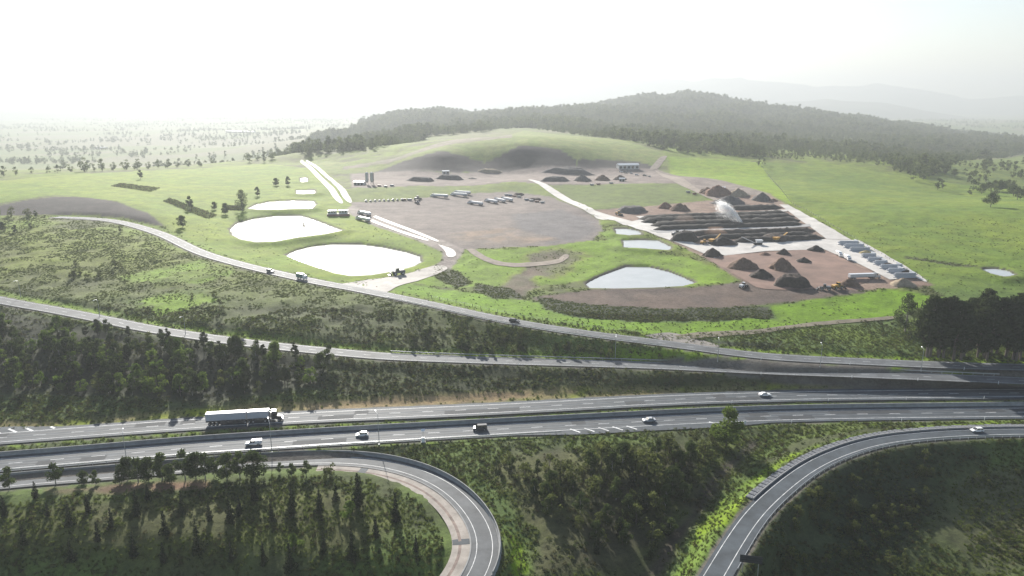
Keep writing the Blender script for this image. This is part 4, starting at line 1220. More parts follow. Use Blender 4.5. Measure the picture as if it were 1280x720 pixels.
# woodland on the far plain, in belts and clumps
n_ = 42000
x = rng.uniform(-5000, 4500, n_); y = np.exp(rng.uniform(math.log(1250), math.log(8000), n_))
cl = fbm(x, y, 240, 3, 15); bl_ = np.abs(fbm(x, y, 420, 2, 61) - .5)
k_ = ((cl > .60) | (bl_ < .018)) & (np.abs(x / y) < .95) & ((x / y < -.27) | (y > 4600))
x, y = x[k_], y[k_]
scatter_object('woodland', fp, np.stack([x, y, height(x, y) - .5], 1), rng.uniform(.7, 1.5, len(x)), 'belts of woodland fading into the haze on the plain')
# scrub and tussocks near by
sp = []
for i in range(4):
    V, Fc = leafcloud([(0, 0, .35), (.4, .1, .25), (-.3, .3, .3)], [.55, .4, .4], 55, .34, 200 + i, .8, .3)
    m_ = npmesh('scrub', V, Fc); m_.materials.append([L_SCRUB, L_GUM, leaf_material('leaf_dry', (.055, .050, .022), (.095, .085, .034), .4), L_DARK][i]); sp.append(m_)
hp = []
for i in range(4):
    V, Fc = leafcloud([(0, 0, .25), (.4, .1, .2), (-.3, .3, .2)], [.55, .45, .4], 55, .34, 240 + i, .55, .3)
    m_ = npmesh('scrub', V, Fc); m_.materials.append([L_SCRUB, L_GRASS, L_SCRUB, L_GUM][i]); hp.append(m_)
gp = []
for i in range(3):
    g = np.random.default_rng(300 + i); V = []; Fc = []
    for b in range(26):
        an = g.uniform(0, 6.28); r0 = g.uniform(0, .25); ln = g.uniform(.3, .65); le = g.uniform(.1, .5); wd = .09
        c = np.array([r0 * math.cos(an), r0 * math.sin(an), 0]); dv = np.array([math.cos(an), math.sin(an), 0]); pv = np.array([-math.sin(an), math.cos(an), 0])
        tip = c + dv * le + np.array([0, 0, ln])
        V += [c - pv * wd, c + pv * wd, tip]; Fc.append((3 * b, 3 * b + 1, 3 * b + 2))
    m_ = npmesh('tussock', V, Fc); m_.materials.append(L_GRASS); gp.append(m_)


def sample(n_, y0, y1, umax=.86):
    y = np.sqrt(rng.uniform(y0 * y0, y1 * y1, n_)); return rng.uniform(-umax, umax, n_) * y, y


for nm, n_, y0, y1, sc, protos, lab in (('scrub', 100000, 135, 340, (.4, 1.15), sp, 'low olive scrub covering the slopes around the roads'), ('hill_scrub', 260000, 330, 560, (.35, .95), hp, 'low scrub dotted over the hillside beyond the service road'),
                                        ('tussock_grass', 70000, 140, 330, (.6, 1.3), gp, 'tufted green grass on verges and banks')):
    x, y = sample(n_, y0, y1)
    vg, al, nt_ = veg_at(x, y)
    patch = fbm(x, y, 9, 3, 55)
    if nm == 'tussock_grass':
        k_ = (rng.random(len(x)) < np.clip(vg * 2.5, 0, 1)) & (al[:, 1] > .085)
    else:
        k_ = rng.random(len(x)) < np.clip(vg * .75 * sstep(.30, .56, patch + .12 * (vg > 1)), 0, 1)
    x, y = x[k_], y[k_]
    scatter_object(nm, protos, np.stack([x, y, height(x, y) - .1], 1), rng.uniform(*sc, len(x)), lab)
# nursery rows in the paddock: dark little bushes in lines
rows = []
for p0, p1, p2, p3, nr in (((205, 252), (262, 274), (212, 249), (272, 270), 6), ((140, 233), (190, 240), (150, 230), (200, 236), 5), ((278, 262), (305, 262), (282, 258), (306, 258), 3)):
    a_ = ground([p0[0], p1[0], p2[0], p3[0]], [p0[1], p1[1], p2[1], p3[1]])
    for i in range(nr):
        t = i / (nr - 1); s0 = a_[0] * (1 - t) + a_[2] * t; s1 = a_[1] * (1 - t) + a_[3] * t
        for j in range(34):
            q = s0 + (s1 - s0) * (j + .3 * random.random()) / 34; rows.append((q[0], q[1], height(q[0], q[1])))
scatter_object('nursery_rows', sp, rows, np.full(len(rows), 1.7), 'rows of small dark plants in the bright paddock')

# ------------------------------------------------------------------ vehicles


def paint(name, col, rough=.3):
    return mat(name, col, rough, spec=.6)


def wheel(parent, x, y, r=.33, w=.22):
    t = MB().cyl((x, y - w / 2, r), (x, y + w / 2, r), r, n_=14).build('wheel', M_RUB, parent)
    sgn = 1 if y > 0 else -1
    MB().cyl((x, y + sgn * (w / 2 - .02), r), (x, y + sgn * (w / 2 + .015), r), r * .6, n_=10).build('rim', M_STEEL, t)
    return t


def outline_body(prof, hw, name, material, parent):
    cx = sum(p[0] for p in prof) / len(prof); cz = sum(p[1] for p in prof) / len(prof)
    sh = lambda k_: [(cx + (x_ - cx) * k_, cz + (z_ - cz) * k_) for x_, z_ in prof]
    rings = []
    for y_, k_ in ((-hw, .94), (-hw * .93, 1), (hw * .93, 1), (hw, .94)):
        rings.append([(x_, y_, z_) for x_, z_ in sh(k_)])
    return MB().loft(rings).build(name, material, parent)


def glasshouse(parent, x0, x1, t0, t1, zb, zt, hwb, hwt, pm):
    ring = lambda a_, b_, h_, z_: [(a_, -h_, z_), (b_, -h_, z_), (b_, h_, z_), (a_, h_, z_)]
    MB().loft([ring(x0, x1, hwb, zb), ring(t0, t1, hwt, zt)]).build('window', M_GLASS, parent)
    MB().loft([ring(t0 - .06, t1 + .04, hwt + .03, zt - .04), ring(t0, t1 - .04, hwt - .02, zt + .05)]).build('roof', pm, parent)
    b_ = MB()
    for f_ in (.42, .02, .98):
        for sg in (-1, 1):
            xb = x0 + (x1 - x0) * f_; xt = t0 + (t1 - t0) * f_
            b_.loft([[(xb - .05, sg * (hwb + .01), zb), (xb + .05, sg * (hwb + .01), zb), (xb + .05, sg * (hwb - .03), zb), (xb - .05, sg * (hwb - .03), zb)],
                     [(xt - .05, sg * (hwt + .015), zt), (xt + .05, sg * (hwt + .015), zt), (xt + .05, sg * (hwt - .03), zt), (xt - .05, sg * (hwt - .03), zt)]])
    b_.build('pillar', pm, parent)


CARS = {
    'sedan': dict(L=4.7, prof=[(-2.3, .3), (-2.35, .7), (-2.25, .93), (-1.5, .98), (.75, .95), (1.9, .82), (2.3, .66), (2.35, .3)], g=(-1.75, 1.05, -1.05, .25, .93, 1.42), hw=.91),
    'hatch': dict(L=4.2, prof=[(-2.0, .3), (-2.08, .75), (-2.0, .98), (.8, .96), (1.7, .84), (2.05, .66), (2.1, .3)], g=(-2.0, 1.05, -1.6, .3, .94, 1.5), hw=.88),
    'suv': dict(L=4.8, prof=[(-2.35, .4), (-2.4, .9), (-2.35, 1.1), (.9, 1.1), (2.0, 1.02), (2.35, .8), (2.4, .4)], g=(-2.3, 1.15, -2.0, .4, 1.08, 1.78), hw=.95),
    'van': dict(L=5.0, prof=[(-2.5, .4), (-2.5, 1.25), (1.3, 1.25), (2.1, 1.05), (2.45, .8), (2.5, .4)], g=(-2.5, 1.6, -2.4, .9, 1.22, 1.98), hw=.96),
}


def car(kind, name, label, col, loc, rz, group=None):
    c = CARS[kind]; pm = paint('car_paint_%.2f_%.2f_%.2f' % col, col)
    o = thing(name, label, 'car', loc, rz, group)
    b_ = outline_body(c['prof'], c['hw'], 'body', pm, o)
    g_ = c['g']
    glasshouse(o, g_[0], g_[1], g_[2], g_[3], g_[4], g_[5], c['hw'] * .9, c['hw'] * .74, pm)
    r_ = .34 if kind in ('sedan', 'hatch') else .38
    for wx in (-c['L'] * .3, c['L'] * .3):
        for sg in (-1, 1):
            wheel(o, wx, sg * (c['hw'] - .1), r_)
    fx = max(p[0] for p in c['prof']); zl = c['prof'][-2][1]
    for sg in (-1, 1):
        MB().box(fx - .22, fx + .01, sg * .62 - .16, sg * .62 + .16, zl - .12, zl + .04).build('headlight', M_LAMP, o)
        MB().box(-fx - .02, -fx + .12, sg * .68 - .13, sg * .68 + .13, .68, .88).build('tail_light', M_RED, o)
        MB().box(g_[1] - .35, g_[1] - .2, sg * (c['hw'] + .08) - .08, sg * (c['hw'] + .08) + .08, g_[4] + .0, g_[4] + .16).build('mirror', pm, o)
    MB().box(fx - .08, fx + .03, -.7, .7, .32, .5).build('bumper', M_DARKM, o)
    return o


def ute(label, loc, rz):
    pm = paint('ute_white', (.75, .75, .74))
    o = thing('utility_truck', label, 'ute', loc, rz)
    outline_body([(-2.6, .5), (-2.6, 1.05), (1.2, 1.08), (2.3, 1.0), (2.6, .78), (2.6, .42)], .93, 'body', pm, o)
    glasshouse(o, -.6, 1.35, -.5, .65, 1.05, 1.75, .84, .7, pm)
    MB().cbox(-2.6, -.62, -.9, .9, 1.0, 1.82, .12).build('canopy', pm, o)
    for wx in (-1.6, 1.65):
        for sg in (-1, 1): wheel(o, wx, sg * .84, .39)
    for sg in (-1, 1):
        MB().box(2.4, 2.63, sg * .66 - .15, sg * .66 + .15, .72, .92).build('headlight', M_LAMP, o)
        MB().box(-2.64, -2.58, sg * .8 - .08, sg * .8 + .08, .7, 1.0).build('tail_light', M_RED, o)
    return o


def prime_mover(o, x0, body, tall=True):
    """cab-chassis with its steer axle near x0+5.4; x0 is the rear of the chassis"""
    MB().box(x0, x0 + 6.2, -.45, .45, .75, 1.0).build('chassis', M_DARKM, o)
    cab = MB().loft([[(x0 + 2.7, -1.2, 1.0), (x0 + 2.7, 1.2, 1.0), (x0 + 2.7, 1.2, 3.5), (x0 + 2.7, -1.2, 3.5)], [(x0 + 4.4, -1.2, 1.0), (x0 + 4.4, 1.2, 1.0), (x0 + 4.4, 1.12, 3.2), (x0 + 4.4, -1.12, 3.2)],
                     [(x0 + 4.85, -1.15, 1.0), (x0 + 4.85, 1.15, 1.0), (x0 + 4.7, 1.05, 2.2), (x0 + 4.7, -1.05, 2.2)]]).build('cab', body, o)
    MB().add([(x0 + 4.42, -1.0, 3.05), (x0 + 4.42, 1.0, 3.05), (x0 + 4.74, 1.0, 2.25), (x0 + 4.74, -1.0, 2.25)], [(0, 1, 2, 3)]).build('windscreen', M_GLASS, cab)
    for sg in (-1, 1):
        MB().box(x0 + 3.5, x0 + 4.4, sg * 1.21 - .01, sg * 1.21 + .01, 2.1, 2.9).build('side_window', M_GLASS, cab)
    MB().loft([[(x0 + 4.7, -1.0, .8), (x0 + 4.7, 1.0, .8), (x0 + 4.7, 1.0, 2.15), (x0 + 4.7, -1.0, 2.15)], [(x0 + 6.2, -.9, .7), (x0 + 6.2, .9, .7), (x0 + 6.2, .8, 1.9), (x0 + 6.2, -.8, 1.9)]]).build('bonnet', body, o)
    MB().box(x0 + 6.2, x0 + 6.28, -.6, .6, .9, 1.8).build('grille', M_CHROME, o)
    MB().box(x0 + 6.2, x0 + 6.55, -1.2, 1.2, .5, .95).build('bull_bar', M_CHROME, o)
    MB().box(x0 + 2.9, x0 + 4.3, -1.0, 1.0, 3.45, 3.95).build('wind_deflector', body, o) if tall else None
    for sg in (-1, 1):
        MB().cyl((x0 + 2.5, sg * .95, 1.0), (x0 + 2.5, sg * .95, 4.0), .09).build('exhaust_stack', M_CHROME, o)
        MB().cyl((x0 + 2.4, sg * 1.0, .8), (x0 + 3.8, sg * 1.0, .8), .33).build('fuel_tank', M_CHROME, o)
        MB().box(x0 + 6.19, x0 + 6.26, sg * .85 - .15, sg * .85 + .15, 1.05, 1.3).build('headlight', M_LAMP, o)
        for wx in (.6, 1.9):
            wheel(o, x0 + wx, sg * .98, .5, .5)
        wheel(o, x0 + 5.3, sg * 1.05, .5, .3)


def box_trailer(o, x0, x1, ym, z0, z1, axles, curtain, roofm):
    b_ = MB().cbox(x0, x1, -ym, ym, z0, z1, .12).build('trailer_body', curtain, o)
    MB().box(x0 + .03, x1 - .03, -ym + .06, ym - .06, z1 - .01, z1 + .05).build('trailer_roof', roofm, b_)
    n_ = int((x1 - x0) / 1.6)
    for i in range(n_ + 1):
        xx = x0 + .1 + (x1 - x0 - .2) * i / n_
        for sg in (-1, 1):
            MB().box(xx - .03, xx + .03, sg * (ym + .01) - .015, sg * (ym + .01) + .015, z0 + .15, z1 - .2).build('curtain_strap', M_STEEL, b_) if sg < 0 else None
    MB().box(x0 + .1, x1 - .1, -.5, .5, z0 - .28, z0 - .01).build('trailer_chassis', M_DARKM, o)
    for sg in (-1, 1):
        MB().box(x0 + .2 if x0 > 0 else x0 + 4.4, x1 - .4, sg * (ym - .04) - .02, sg * (ym - .04) + .02, .45, z0 - .02).build('side_skirt', M_DARKM, o)
        MB().box(x0 + .02, x1 - .02, sg * (ym + .012) - .012, sg * (ym + .012) + .012, z0 + .02, z0 + .55).build('curtain_hem', M_DARKM, b_)
    for sg in (-1, 1):
        MB().box(x1 - 3.2, x1 - 3.05, sg * .8 - .06, sg * .8 + .06, .35, z0 - .05).build('landing_leg', M_STEEL, o)
        for ax in axles:
            wheel(o, ax, sg * .98, .48, .5)


M_CURT = mat('truck_curtain', (.40, .42, .47), .55, noise=(.6, .08))
q, h = road_at('A', 308, -1.7)
tr = thing('road_train', 'long dark-cabbed truck pulling two white-roofed curtain trailers along the highway', 'truck', tuple(q), h)
prime_mover(tr, 6.4, paint('cab_dark', (.02, .024, .03)))
box_trailer(tr, 1.0, 8.4, 1.25, 1.25, 4.3, (1.6, 2.9, 0.3), M_CURT, M_WHITE)
box_trailer(tr, -13.0, .6, 1.25, 1.25, 4.3, (-11.9, -10.6, -9.3), M_CURT, M_WHITE)

WHT, SIL, BLK, GRY = (.75, .75, .74), (.45, .46, .47), (.02, .02, .022), (.12, .125, .13)


def on_road(k, px, off, rev=False):
    q, h = road_at(k, px, off)
    return tuple(q + np.array([0, 0, .01])), h + (math.pi if rev else 0)


l_, h_ = on_road('B', 314, -1.0, True); ute('white utility truck with canopy on the near carriageway below the long truck', l_, h_)
l_, h_ = on_road('B', 457, .6, True); car('hatch', 'hatchback', 'white hatchback on the near carriageway close to the curve of the loop', WHT, l_, h_)
l_, h_ = on_road('B', 598, .2, True); car('van', 'dark_van', 'dark van on the near carriageway beyond the loop', (.05, .052, .055), l_, h_)
l_, h_ = on_road('B', 810, -.2, True); car('sedan', 'silver_sedan', 'silver sedan on the near carriageway beside the painted chevrons', SIL, l_, h_)
l_, h_ = on_road('A', 959, .4); car('sedan', 'white_sedan', 'white sedan alone on the far carriageway', WHT, l_, h_)
l_, h_ = on_road('E', 1224, 1.0, True); car('hatch', 'hatchback', 'white hatchback at the top of the exit ramp', (.78, .78, .77), l_, h_)
l_, h_ = on_road('G', 644, -.6); car('suv', 'dark_suv', 'black four-wheel drive on the hillside road below the yards', BLK, l_, h_)
l_, h_ = on_road('G', 340, -1.0); car('suv', 'dark_suv', 'dark grey wagon on the hillside road before the pond', GRY, l_, h_)


def small_truck(label, loc, rz, col, group=None):
    o = thing('delivery_truck', label, 'truck', loc, rz, group)
    pm = paint('truck_paint_%.2f' % col[1], col)
    MB().cbox(-3.4, 1.2, -1.1, 1.1, 1.0, 3.2, .1).build('cargo_box', pm, o)
    cb = outline_body([(1.35, .6), (1.35, 2.4), (2.7, 2.4), (3.2, 1.5), (3.25, .6)], 1.05, 'cab', M_WHITE, o)
    MB().add([(2.74, -.9, 2.3), (2.74, .9, 2.3), (3.2, .9, 1.52), (3.2, -.9, 1.52)], [(0, 1, 2, 3)]).build('windscreen', M_GLASS, cb)
    MB().box(-3.4, 3.0, -.4, .4, .6, .95).build('chassis', M_DARKM, o)
    for wx in (-2.2, 2.2):
        for sg in (-1, 1): wheel(o, wx, sg * .9, .45, .3)
    return o


l_, h_ = on_road('G', 378, -1.0); small_truck('small truck with a teal cargo box on the hillside road by the pond', l_, h_, (.05, .17, .16))


def semi(label, loc, rz, group, body=WHT, length=13.0):
    o = thing('semi_trailer_truck', label, 'truck', loc, rz, group)
    prime_mover(o, length / 2 - 2.2, paint('semi_%.2f' % body[0], body), False)
    M_ = mat('tipper_body', (.62, .63, .65), .4, metal=.2, noise=(.8, .1))
    MB().loft([[(-length / 2 - 2, -1.2, 1.2), (-length / 2 - 2, 1.2, 1.2), (-length / 2 - 2, 1.25, 3.1), (-length / 2 - 2, -1.25, 3.1)], [(length / 2 + .3, -1.2, 1.35), (length / 2 + .3, 1.2, 1.35), (length / 2 + .3, 1.25, 3.1), (length / 2 + .3, -1.25, 3.1)]]).build('tipper_body', M_, o)
    MB().box(-length / 2 - 2, length / 2, -.45, .45, .85, 1.19).build('trailer_chassis', M_DARKM, o)
    for sg in (-1, 1):
        for ax in (-length / 2 - 1.2, -length / 2, -length / 2 + 1.2): wheel(o, ax, sg * .98, .48, .5)
    return o


def between(pa, pb):
    a_ = ground([pa[0], pb[0]], [pa[1], pb[1]])
    c = a_.mean(0); c[2] = height(c[0], c[1])
    return tuple(c), math.atan2(a_[1][1] - a_[0][1], a_[1][0] - a_[0][0]), float(np.hypot(*(a_[1] - a_[0])[:2]))


for pa, pb, lab, grp in (((605, 257.5), (585, 254.5), 'white tipper truck parked alone in the middle of the dirt yard', None),
                         ((559, 247.8), (541, 245.4), 'white tipper truck parked against the grass bank of the dirt yard', None),
                         ((587, 243.6), (570, 241.4), 'white tipper truck in the pair by the yard bank', 'pair of tippers by the bank'), ((583, 246.2), (566, 244), 'white tipper truck in the pair by the yard bank', 'pair of tippers by the bank'),
                         ((622, 255), (607, 252), 'white truck in the row parked on the dirt yard', 'truck row on the dirt yard'), ((632, 253.8), (618, 250.6), 'white truck in the row parked on the dirt yard', 'truck row on the dirt yard'), ((641, 252.6), (627, 249.6), 'white truck in the row parked on the dirt yard', 'truck row on the dirt yard'),
                         ((464, 271), (448, 267), 'white truck waiting on the wet track beside the weighbridge', None), ((462, 278), (447, 274.4), 'white truck behind the one waiting at the weighbridge', None),
                         ((1044, 317.5), (1054, 323.5), 'white truck at the slab edge facing the concrete bays', 'two trucks at the slab edge'), ((1055, 322.5), (1064, 328), 'white truck at the slab edge facing the concrete bays', 'two trucks at the slab edge'),
                         ((1060, 349), (1096, 348), 'long grey tipper truck beside the last concrete bay', None)):
    c, rz, ln = between(pa, pb)
    small = grp == 'two trucks at the slab edge'
    if small: small_truck(lab, c, rz, (.74, .74, .73), grp)
    else: semi(lab, c, rz, grp, WHT if 'grey' not in lab else SIL, 12.5 if ln > 12 else 8)
for i in range(9):
    c, rz, ln = between((459 + i * 5.6, 253.6 - i * .25), (456 + i * 5.6, 250.6 - i * .25))
    car('hatch' if i % 2 else 'suv', 'parked_car', 'parked light car in the row along the yard bank', [WHT, SIL, (.6, .6, .6)][i % 3], c, rz, 'car row along the yard bank')
M_CRATE = [paint('container_blue', (.06, .10, .17), .6), paint('container_grey', (.30, .31, .32), .6), paint('container_rust', (.20, .09, .06), .6)]
for i, (px, py, tone) in enumerate(((633, 244.5, 1), (638, 245, 0), (643, 245.8, 2), (649, 246.6, 1), (658, 250.6, 0), (664, 251.4, 1), (671, 252.6, 2), (678, 254, 1), (505, 250.5, 2), (512, 250, 0), (740, 231.5, 1), (748, 231, 2), (764, 229.5, 1), (860, 241, 1), (868, 243, 2), (474, 233, 2), (482, 233.4, 1), (490, 232.6, 0))):
    c, rz, ln = between((px - 3, py), (px + 3, py + random.uniform(-.5, .8)))
    col_ = ['blue', 'grey', 'rust red'][tone]
    wh = 'on the far rim of the dirt yard' if 630 < px < 690 else 'by the grass bank of the dirt yard' if 500 < px < 515 else 'near the silos on the upper terrace' if px < 500 else 'on the terrace behind the yard'
    o = thing('skip_bin', col_ + ' steel bin ' + wh, 'bin', c, rz, col_ + ' bins ' + wh)
    MB().loft([[(-1.6, -.9, .15), (1.6, -.9, .15), (1.6, .9, .15), (-1.6, .9, .15)], [(-2.2, -1.1, 1.6), (2.2, -1.1, 1.6), (2.2, 1.1, 1.6), (-2.2, 1.1, 1.6)]]).build('shell', M_CRATE[tone], o)
    MB().box(-2.3, 2.3, -1.18, -1.05, 1.5, 1.68).build('rim', M_STEEL, o); MB().box(-1.5, 1.5, -.7, .7, 0, .15).build('skid', M_DARKM, o)
for i, (px, py) in enumerate(((776, 215), (782, 216), (789, 217), (796, 219), (806, 220), (812, 221))):
    c, rz, ln = between((px - 3, py), (px + 3, py + .4))
    car(['suv', 'van', 'hatch'][i % 3], 'parked_car', 'vehicle parked near the long shed on the upper terrace', [WHT, GRY, SIL][i % 3], c, rz, 'vehicles by the long shed')

M_YEL = paint('machine_yellow', (.50, .26, .03), .5)
M_GREYM = paint('machine_grey', (.14, .14, .15), .5)


def excavator(label, loc, rz, body, s=1.0):
    o = thing('excavator', label, 'excavator', loc, rz); o.scale = (s, s, s)
    for sg in (-1, 1):
        MB().prism([(-1.9, .1), (-2.1, .5), (-1.8, .9), (1.8, .9), (2.1, .5), (1.9, .1)], sg * 1.2 - .3, sg * 1.2 + .3).build('track', M_RUB, o)
    MB().box(-1.0, 1.0, -.9, .9, .5, 1.05).build('undercarriage', M_DARKM, o)
    MB().loft([[(-2.3, -1.3, 1.06), (-2.3, 1.3, 1.06), (-2.2, 1.2, 2.0), (-2.2, -1.2, 2.0)], [(1.4, -1.3, 1.06), (1.4, 1.3, 1.06), (1.3, 1.2, 1.9), (1.3, -1.2, 1.9)]]).build('house', body, o)
    cb = MB().loft([[(0, .35, 1.9), (1.45, .35, 1.9), (1.45, 1.25, 1.9), (0, 1.25, 1.9)], [(.05, .4, 3.05), (1.2, .4, 3.05), (1.2, 1.2, 3.05), (.05, 1.2, 3.05)]]).build('cab', body, o)
    MB().box(.2, 1.2, 1.24, 1.27, 2.05, 2.9).build('cab_window', M_GLASS, cb)
    MB().tube([(1.0, -.2, 1.7), (2.6, -.2, 4.2), (4.8, -.2, 4.4)], [.32, .3, .2], 6).build('boom', body, o)
    MB().tube([(4.7, -.2, 4.5), (5.9, -.2, 2.0)], [.22, .16], 6).build('stick', body, o)
    MB().prism([(5.6, 2.1), (6.3, 1.7), (6.2, .7), (5.4, .5), (5.2, 1.3)], -.8, .4).build('bucket', M_DARKM, o)
    return o


def loader(label, loc, rz, body, s=1.0, group=None):
    o = thing('wheel_loader', label, 'loader', loc, rz, group); o.scale = (s, s, s)
    outline_body([(-3.2, 1.0), (-3.2, 2.0), (-2.6, 2.3), (-.6, 2.3), (-.6, 1.0)], 1.1, 'engine_cover', body, o)
    MB().box(-.6, 1.8, -.6, .6, .9, 1.7).build('front_frame', body, o)
    cb = MB().loft([[(-.6, -.8, 1.7), (.9, -.8, 1.7), (.9, .8, 1.7), (-.6, .8, 1.7)], [(-.5, -.7, 3.2), (.7, -.7, 3.2), (.7, .7, 3.2), (-.5, .7, 3.2)]]).build('cab', M_GLASS, o)
    MB().box(-.6, .8, -.8, .8, 3.2, 3.32).build('cab_roof', body, cb)
    for sg in (-1, 1):
        MB().tube([(1.0, sg * .5, 1.7), (2.6, sg * .6, 1.5), (3.4, sg * .6, .7)], [.16, .15, .12], 5).build('lift_arm', body, o)
        for wx in (-2.1, 1.4): wheel(o, wx, sg * 1.1, .8, .55)
    MB().prism([(3.2, .2), (4.4, .15), (4.5, .3), (3.6, .5), (3.5, 1.3), (3.2, 1.3)], -1.4, 1.4).build('bucket', M_DARKM, o)
    return o


c, rz, _ = between((505, 343), (490, 344)); loader('large dark loader at the pond edge by the junction', c, rz, M_GREYM, 1.25)
c, rz, _ = between((1040, 362), (1054, 360)); loader('yellow wheel loader between stockpiles at the yard front', c, rz, M_YEL, 1.1)
c, rz, _ = between((1037, 363), (1024, 362)); loader('dark wheel loader at the foot of the brown stockpile', c, rz, M_GREYM, 1.0)
c, rz, _ = between((925, 361), (933, 358)); loader('pale loader alone on the dark strip before the yard', c, rz, paint('machine_white', (.6, .6, .6)), .9)
c, rz, _ = between((876, 306), (884, 304)); loader('yellow loader beside the screening conveyor', c, rz, M_YEL, 1.0)
c, rz, _ = between((842, 295), (850, 294)); loader('dark loader at the end of the compost rows', c, rz, M_GREYM, 1.2)
c, rz, _ = between((770, 268), (777, 270)); loader('yellow loader beside the flat dark stockpile', c, rz, M_YEL, 1.1)
c, rz, _ = between((518, 251), (526, 249)); loader('dark loader parked by the grass bank of the dirt yard', c, rz, M_GREYM, 1.2)
c, rz, _ = between((524, 256), (519, 253)); loader('grey loader parked on the open floor of the dirt yard', c, rz, M_GREYM, 1.0)


def screener(label, loc, rz, col):
    o = thing('screening_machine', label, 'machine', loc, rz)
    MB().box(-4, 2, -1.2, 1.2, 1.0, 1.6).build('chassis', M_DARKM, o)
    MB().loft([[(-3.5, -1.1, 1.6), (-.2, -1.1, 1.6), (-.2, 1.1, 1.6), (-3.5, 1.1, 1.6)], [(-4.2, -1.7, 3.4), (.4, -1.7, 3.4), (.4, 1.7, 3.4), (-4.2, 1.7, 3.4)]]).build('hopper', col, o)
    MB().loft([[(1.5, -.5, 1.5), (1.5, .5, 1.5), (1.6, .5, 1.9), (1.6, -.5, 1.9)], [(10.0, -.5, 5.2), (10.0, .5, 5.2), (10.0, .5, 5.6), (10.0, -.5, 5.6)]]).build('conveyor', col, o)
    for sg in (-1, 1):
        MB().tube([(2.0, sg * .5, 1.0), (6.2, sg * .5, 3.4)], [.1, .1], 5).build('conveyor_strut', M_DARKM, o)
        MB().prism([(-3.6, .1), (-3.8, .5), (-3.5, 1.0), (1.2, 1.0), (1.5, .5), (1.3, .1)], sg * 1.1 - .28, sg * 1.1 + .28).build('track', M_RUB, o)
    return o


c, rz, _ = between((884, 307), (898, 302)); screener('screening machine with raised conveyor over the black heap', c, rz, M_YEL)
c, rz, _ = between((962, 304), (982, 300)); screener('yellow screening machine at the front of the compost rows', c, rz, M_YEL)
c, rz, _ = between((952, 306), (938, 306)); screener('pale screening machine on the slab before the compost rows', c, rz, paint('machine_white', (.6, .6, .6)))

# ------------------------------------------------------------------ stockpiles and compost windrows
PM = {'black': mat('compost_black', (.034, .028, .025), .95, noise=(.7, .4), bump=.2), 'dark': mat('compost_dark', (.062, .046, .038), .95, noise=(.7, .4), bump=.2), 'brown': mat('mulch_brown', (.15, .095, .066), .95, noise=(.6, .4), bump=.2),
      'red': mat('mulch_red', (.20, .115, .08), .95, noise=(.6, .35), bump=.2), 'tan': mat('sand_tan', (.30, .235, .16), .95, noise=(.5, .3), bump=.15), 'yellow': mat('sand_yellow', (.34, .27, .13), .95, noise=(.5, .3), bump=.15), 'grey': mat('mulch_grey', (.10, .09, .085), .95, noise=(.6, .35), bump=.2)}


def pile(px, py, wpx, hpx, col, label, flat=False, group=None, depth=.75):
    p = ground([px, px - wpx / 2, px + wpx / 2], [py] * 3)
    rx = float(np.hypot(*(p[2] - p[1])[:2])) / 2
    mpp = rx * 2 / wpx
    h_ = hpx * mpp * .88
    c = p[0].copy(); ry = min(rx * depth, 1.9 * h_ + 2); c[1] += ry * .9
    c[2] = height(c[0], c[1])
    g = np.random.default_rng(int(px * 7 + py)); n_ = 40; rgs = 11
    v = [(0, 0, h_ * .97)]; f_ = []
    off_ = g.uniform(-.1, .1, 2)
    cones = [(0, 0, .98, 1.0)] + [(*g.uniform(-.5, .5, 2), g.uniform(.45, .62), g.uniform(.45, .85)) for _ in range(3)]
    for i in range(1, rgs + 1):
        t = i / rgs
        for j in range(n_):
            an = 2 * math.pi * j / n_
            wob = 1 + .16 * math.sin(3 * an + g.random() * .2 + px) * t + .08 * math.sin(5 * an + py) + .05 * g.normal() * t
            x_ = rx * t * math.cos(an) * wob + off_[0] * rx * (1 - t); y_ = ry * t * math.sin(an) * wob + off_[1] * ry * (1 - t)
            if flat:
                prof_ = float(1 - sstep(.5, 1.0, np.array(t))) * (.8 + .35 * float(vnoise(x_ / rx * 2.2 + px, y_ / ry * 2.2 + py, 3)))
            else:
                prof_ = max(hc * (1.12 - math.sqrt(((x_ / rx - cx_) / rc) ** 2 + ((y_ / ry - cy_) / rc) ** 2 + .03)) for cx_, cy_, rc, hc in cones)
            edge_ = 1 - float(sstep(.86, 1.0, np.array(t)))
            z_ = h_ * max(prof_, .03) * edge_ + (float(vnoise(x_ * .9 + px, y_ * .9 + py, 5)) - .5) * .16 * h_ * edge_ + g.normal() * .03 * h_ * edge_
            gz = float(height(c[0] + x_, c[1] + y_)) - c[2]
            v.append((x_, y_, max(z_, 0) + gz * t - (.35 if i == rgs else 0)))
    for j in range(n_): f_.append((0, 1 + j, 1 + (j + 1) % n_))
    for i in range(rgs - 1):
        for j in range(n_):
            a_ = 1 + i * n_ + j; b_ = 1 + i * n_ + (j + 1) % n_; f_.append((a_, a_ + n_, b_ + n_, b_))
    o = MB().add(v, f_).build('stockpile', PM[col], None, True)
    o.location = tuple(c)
    return tag(o, label, 'stockpile', group)


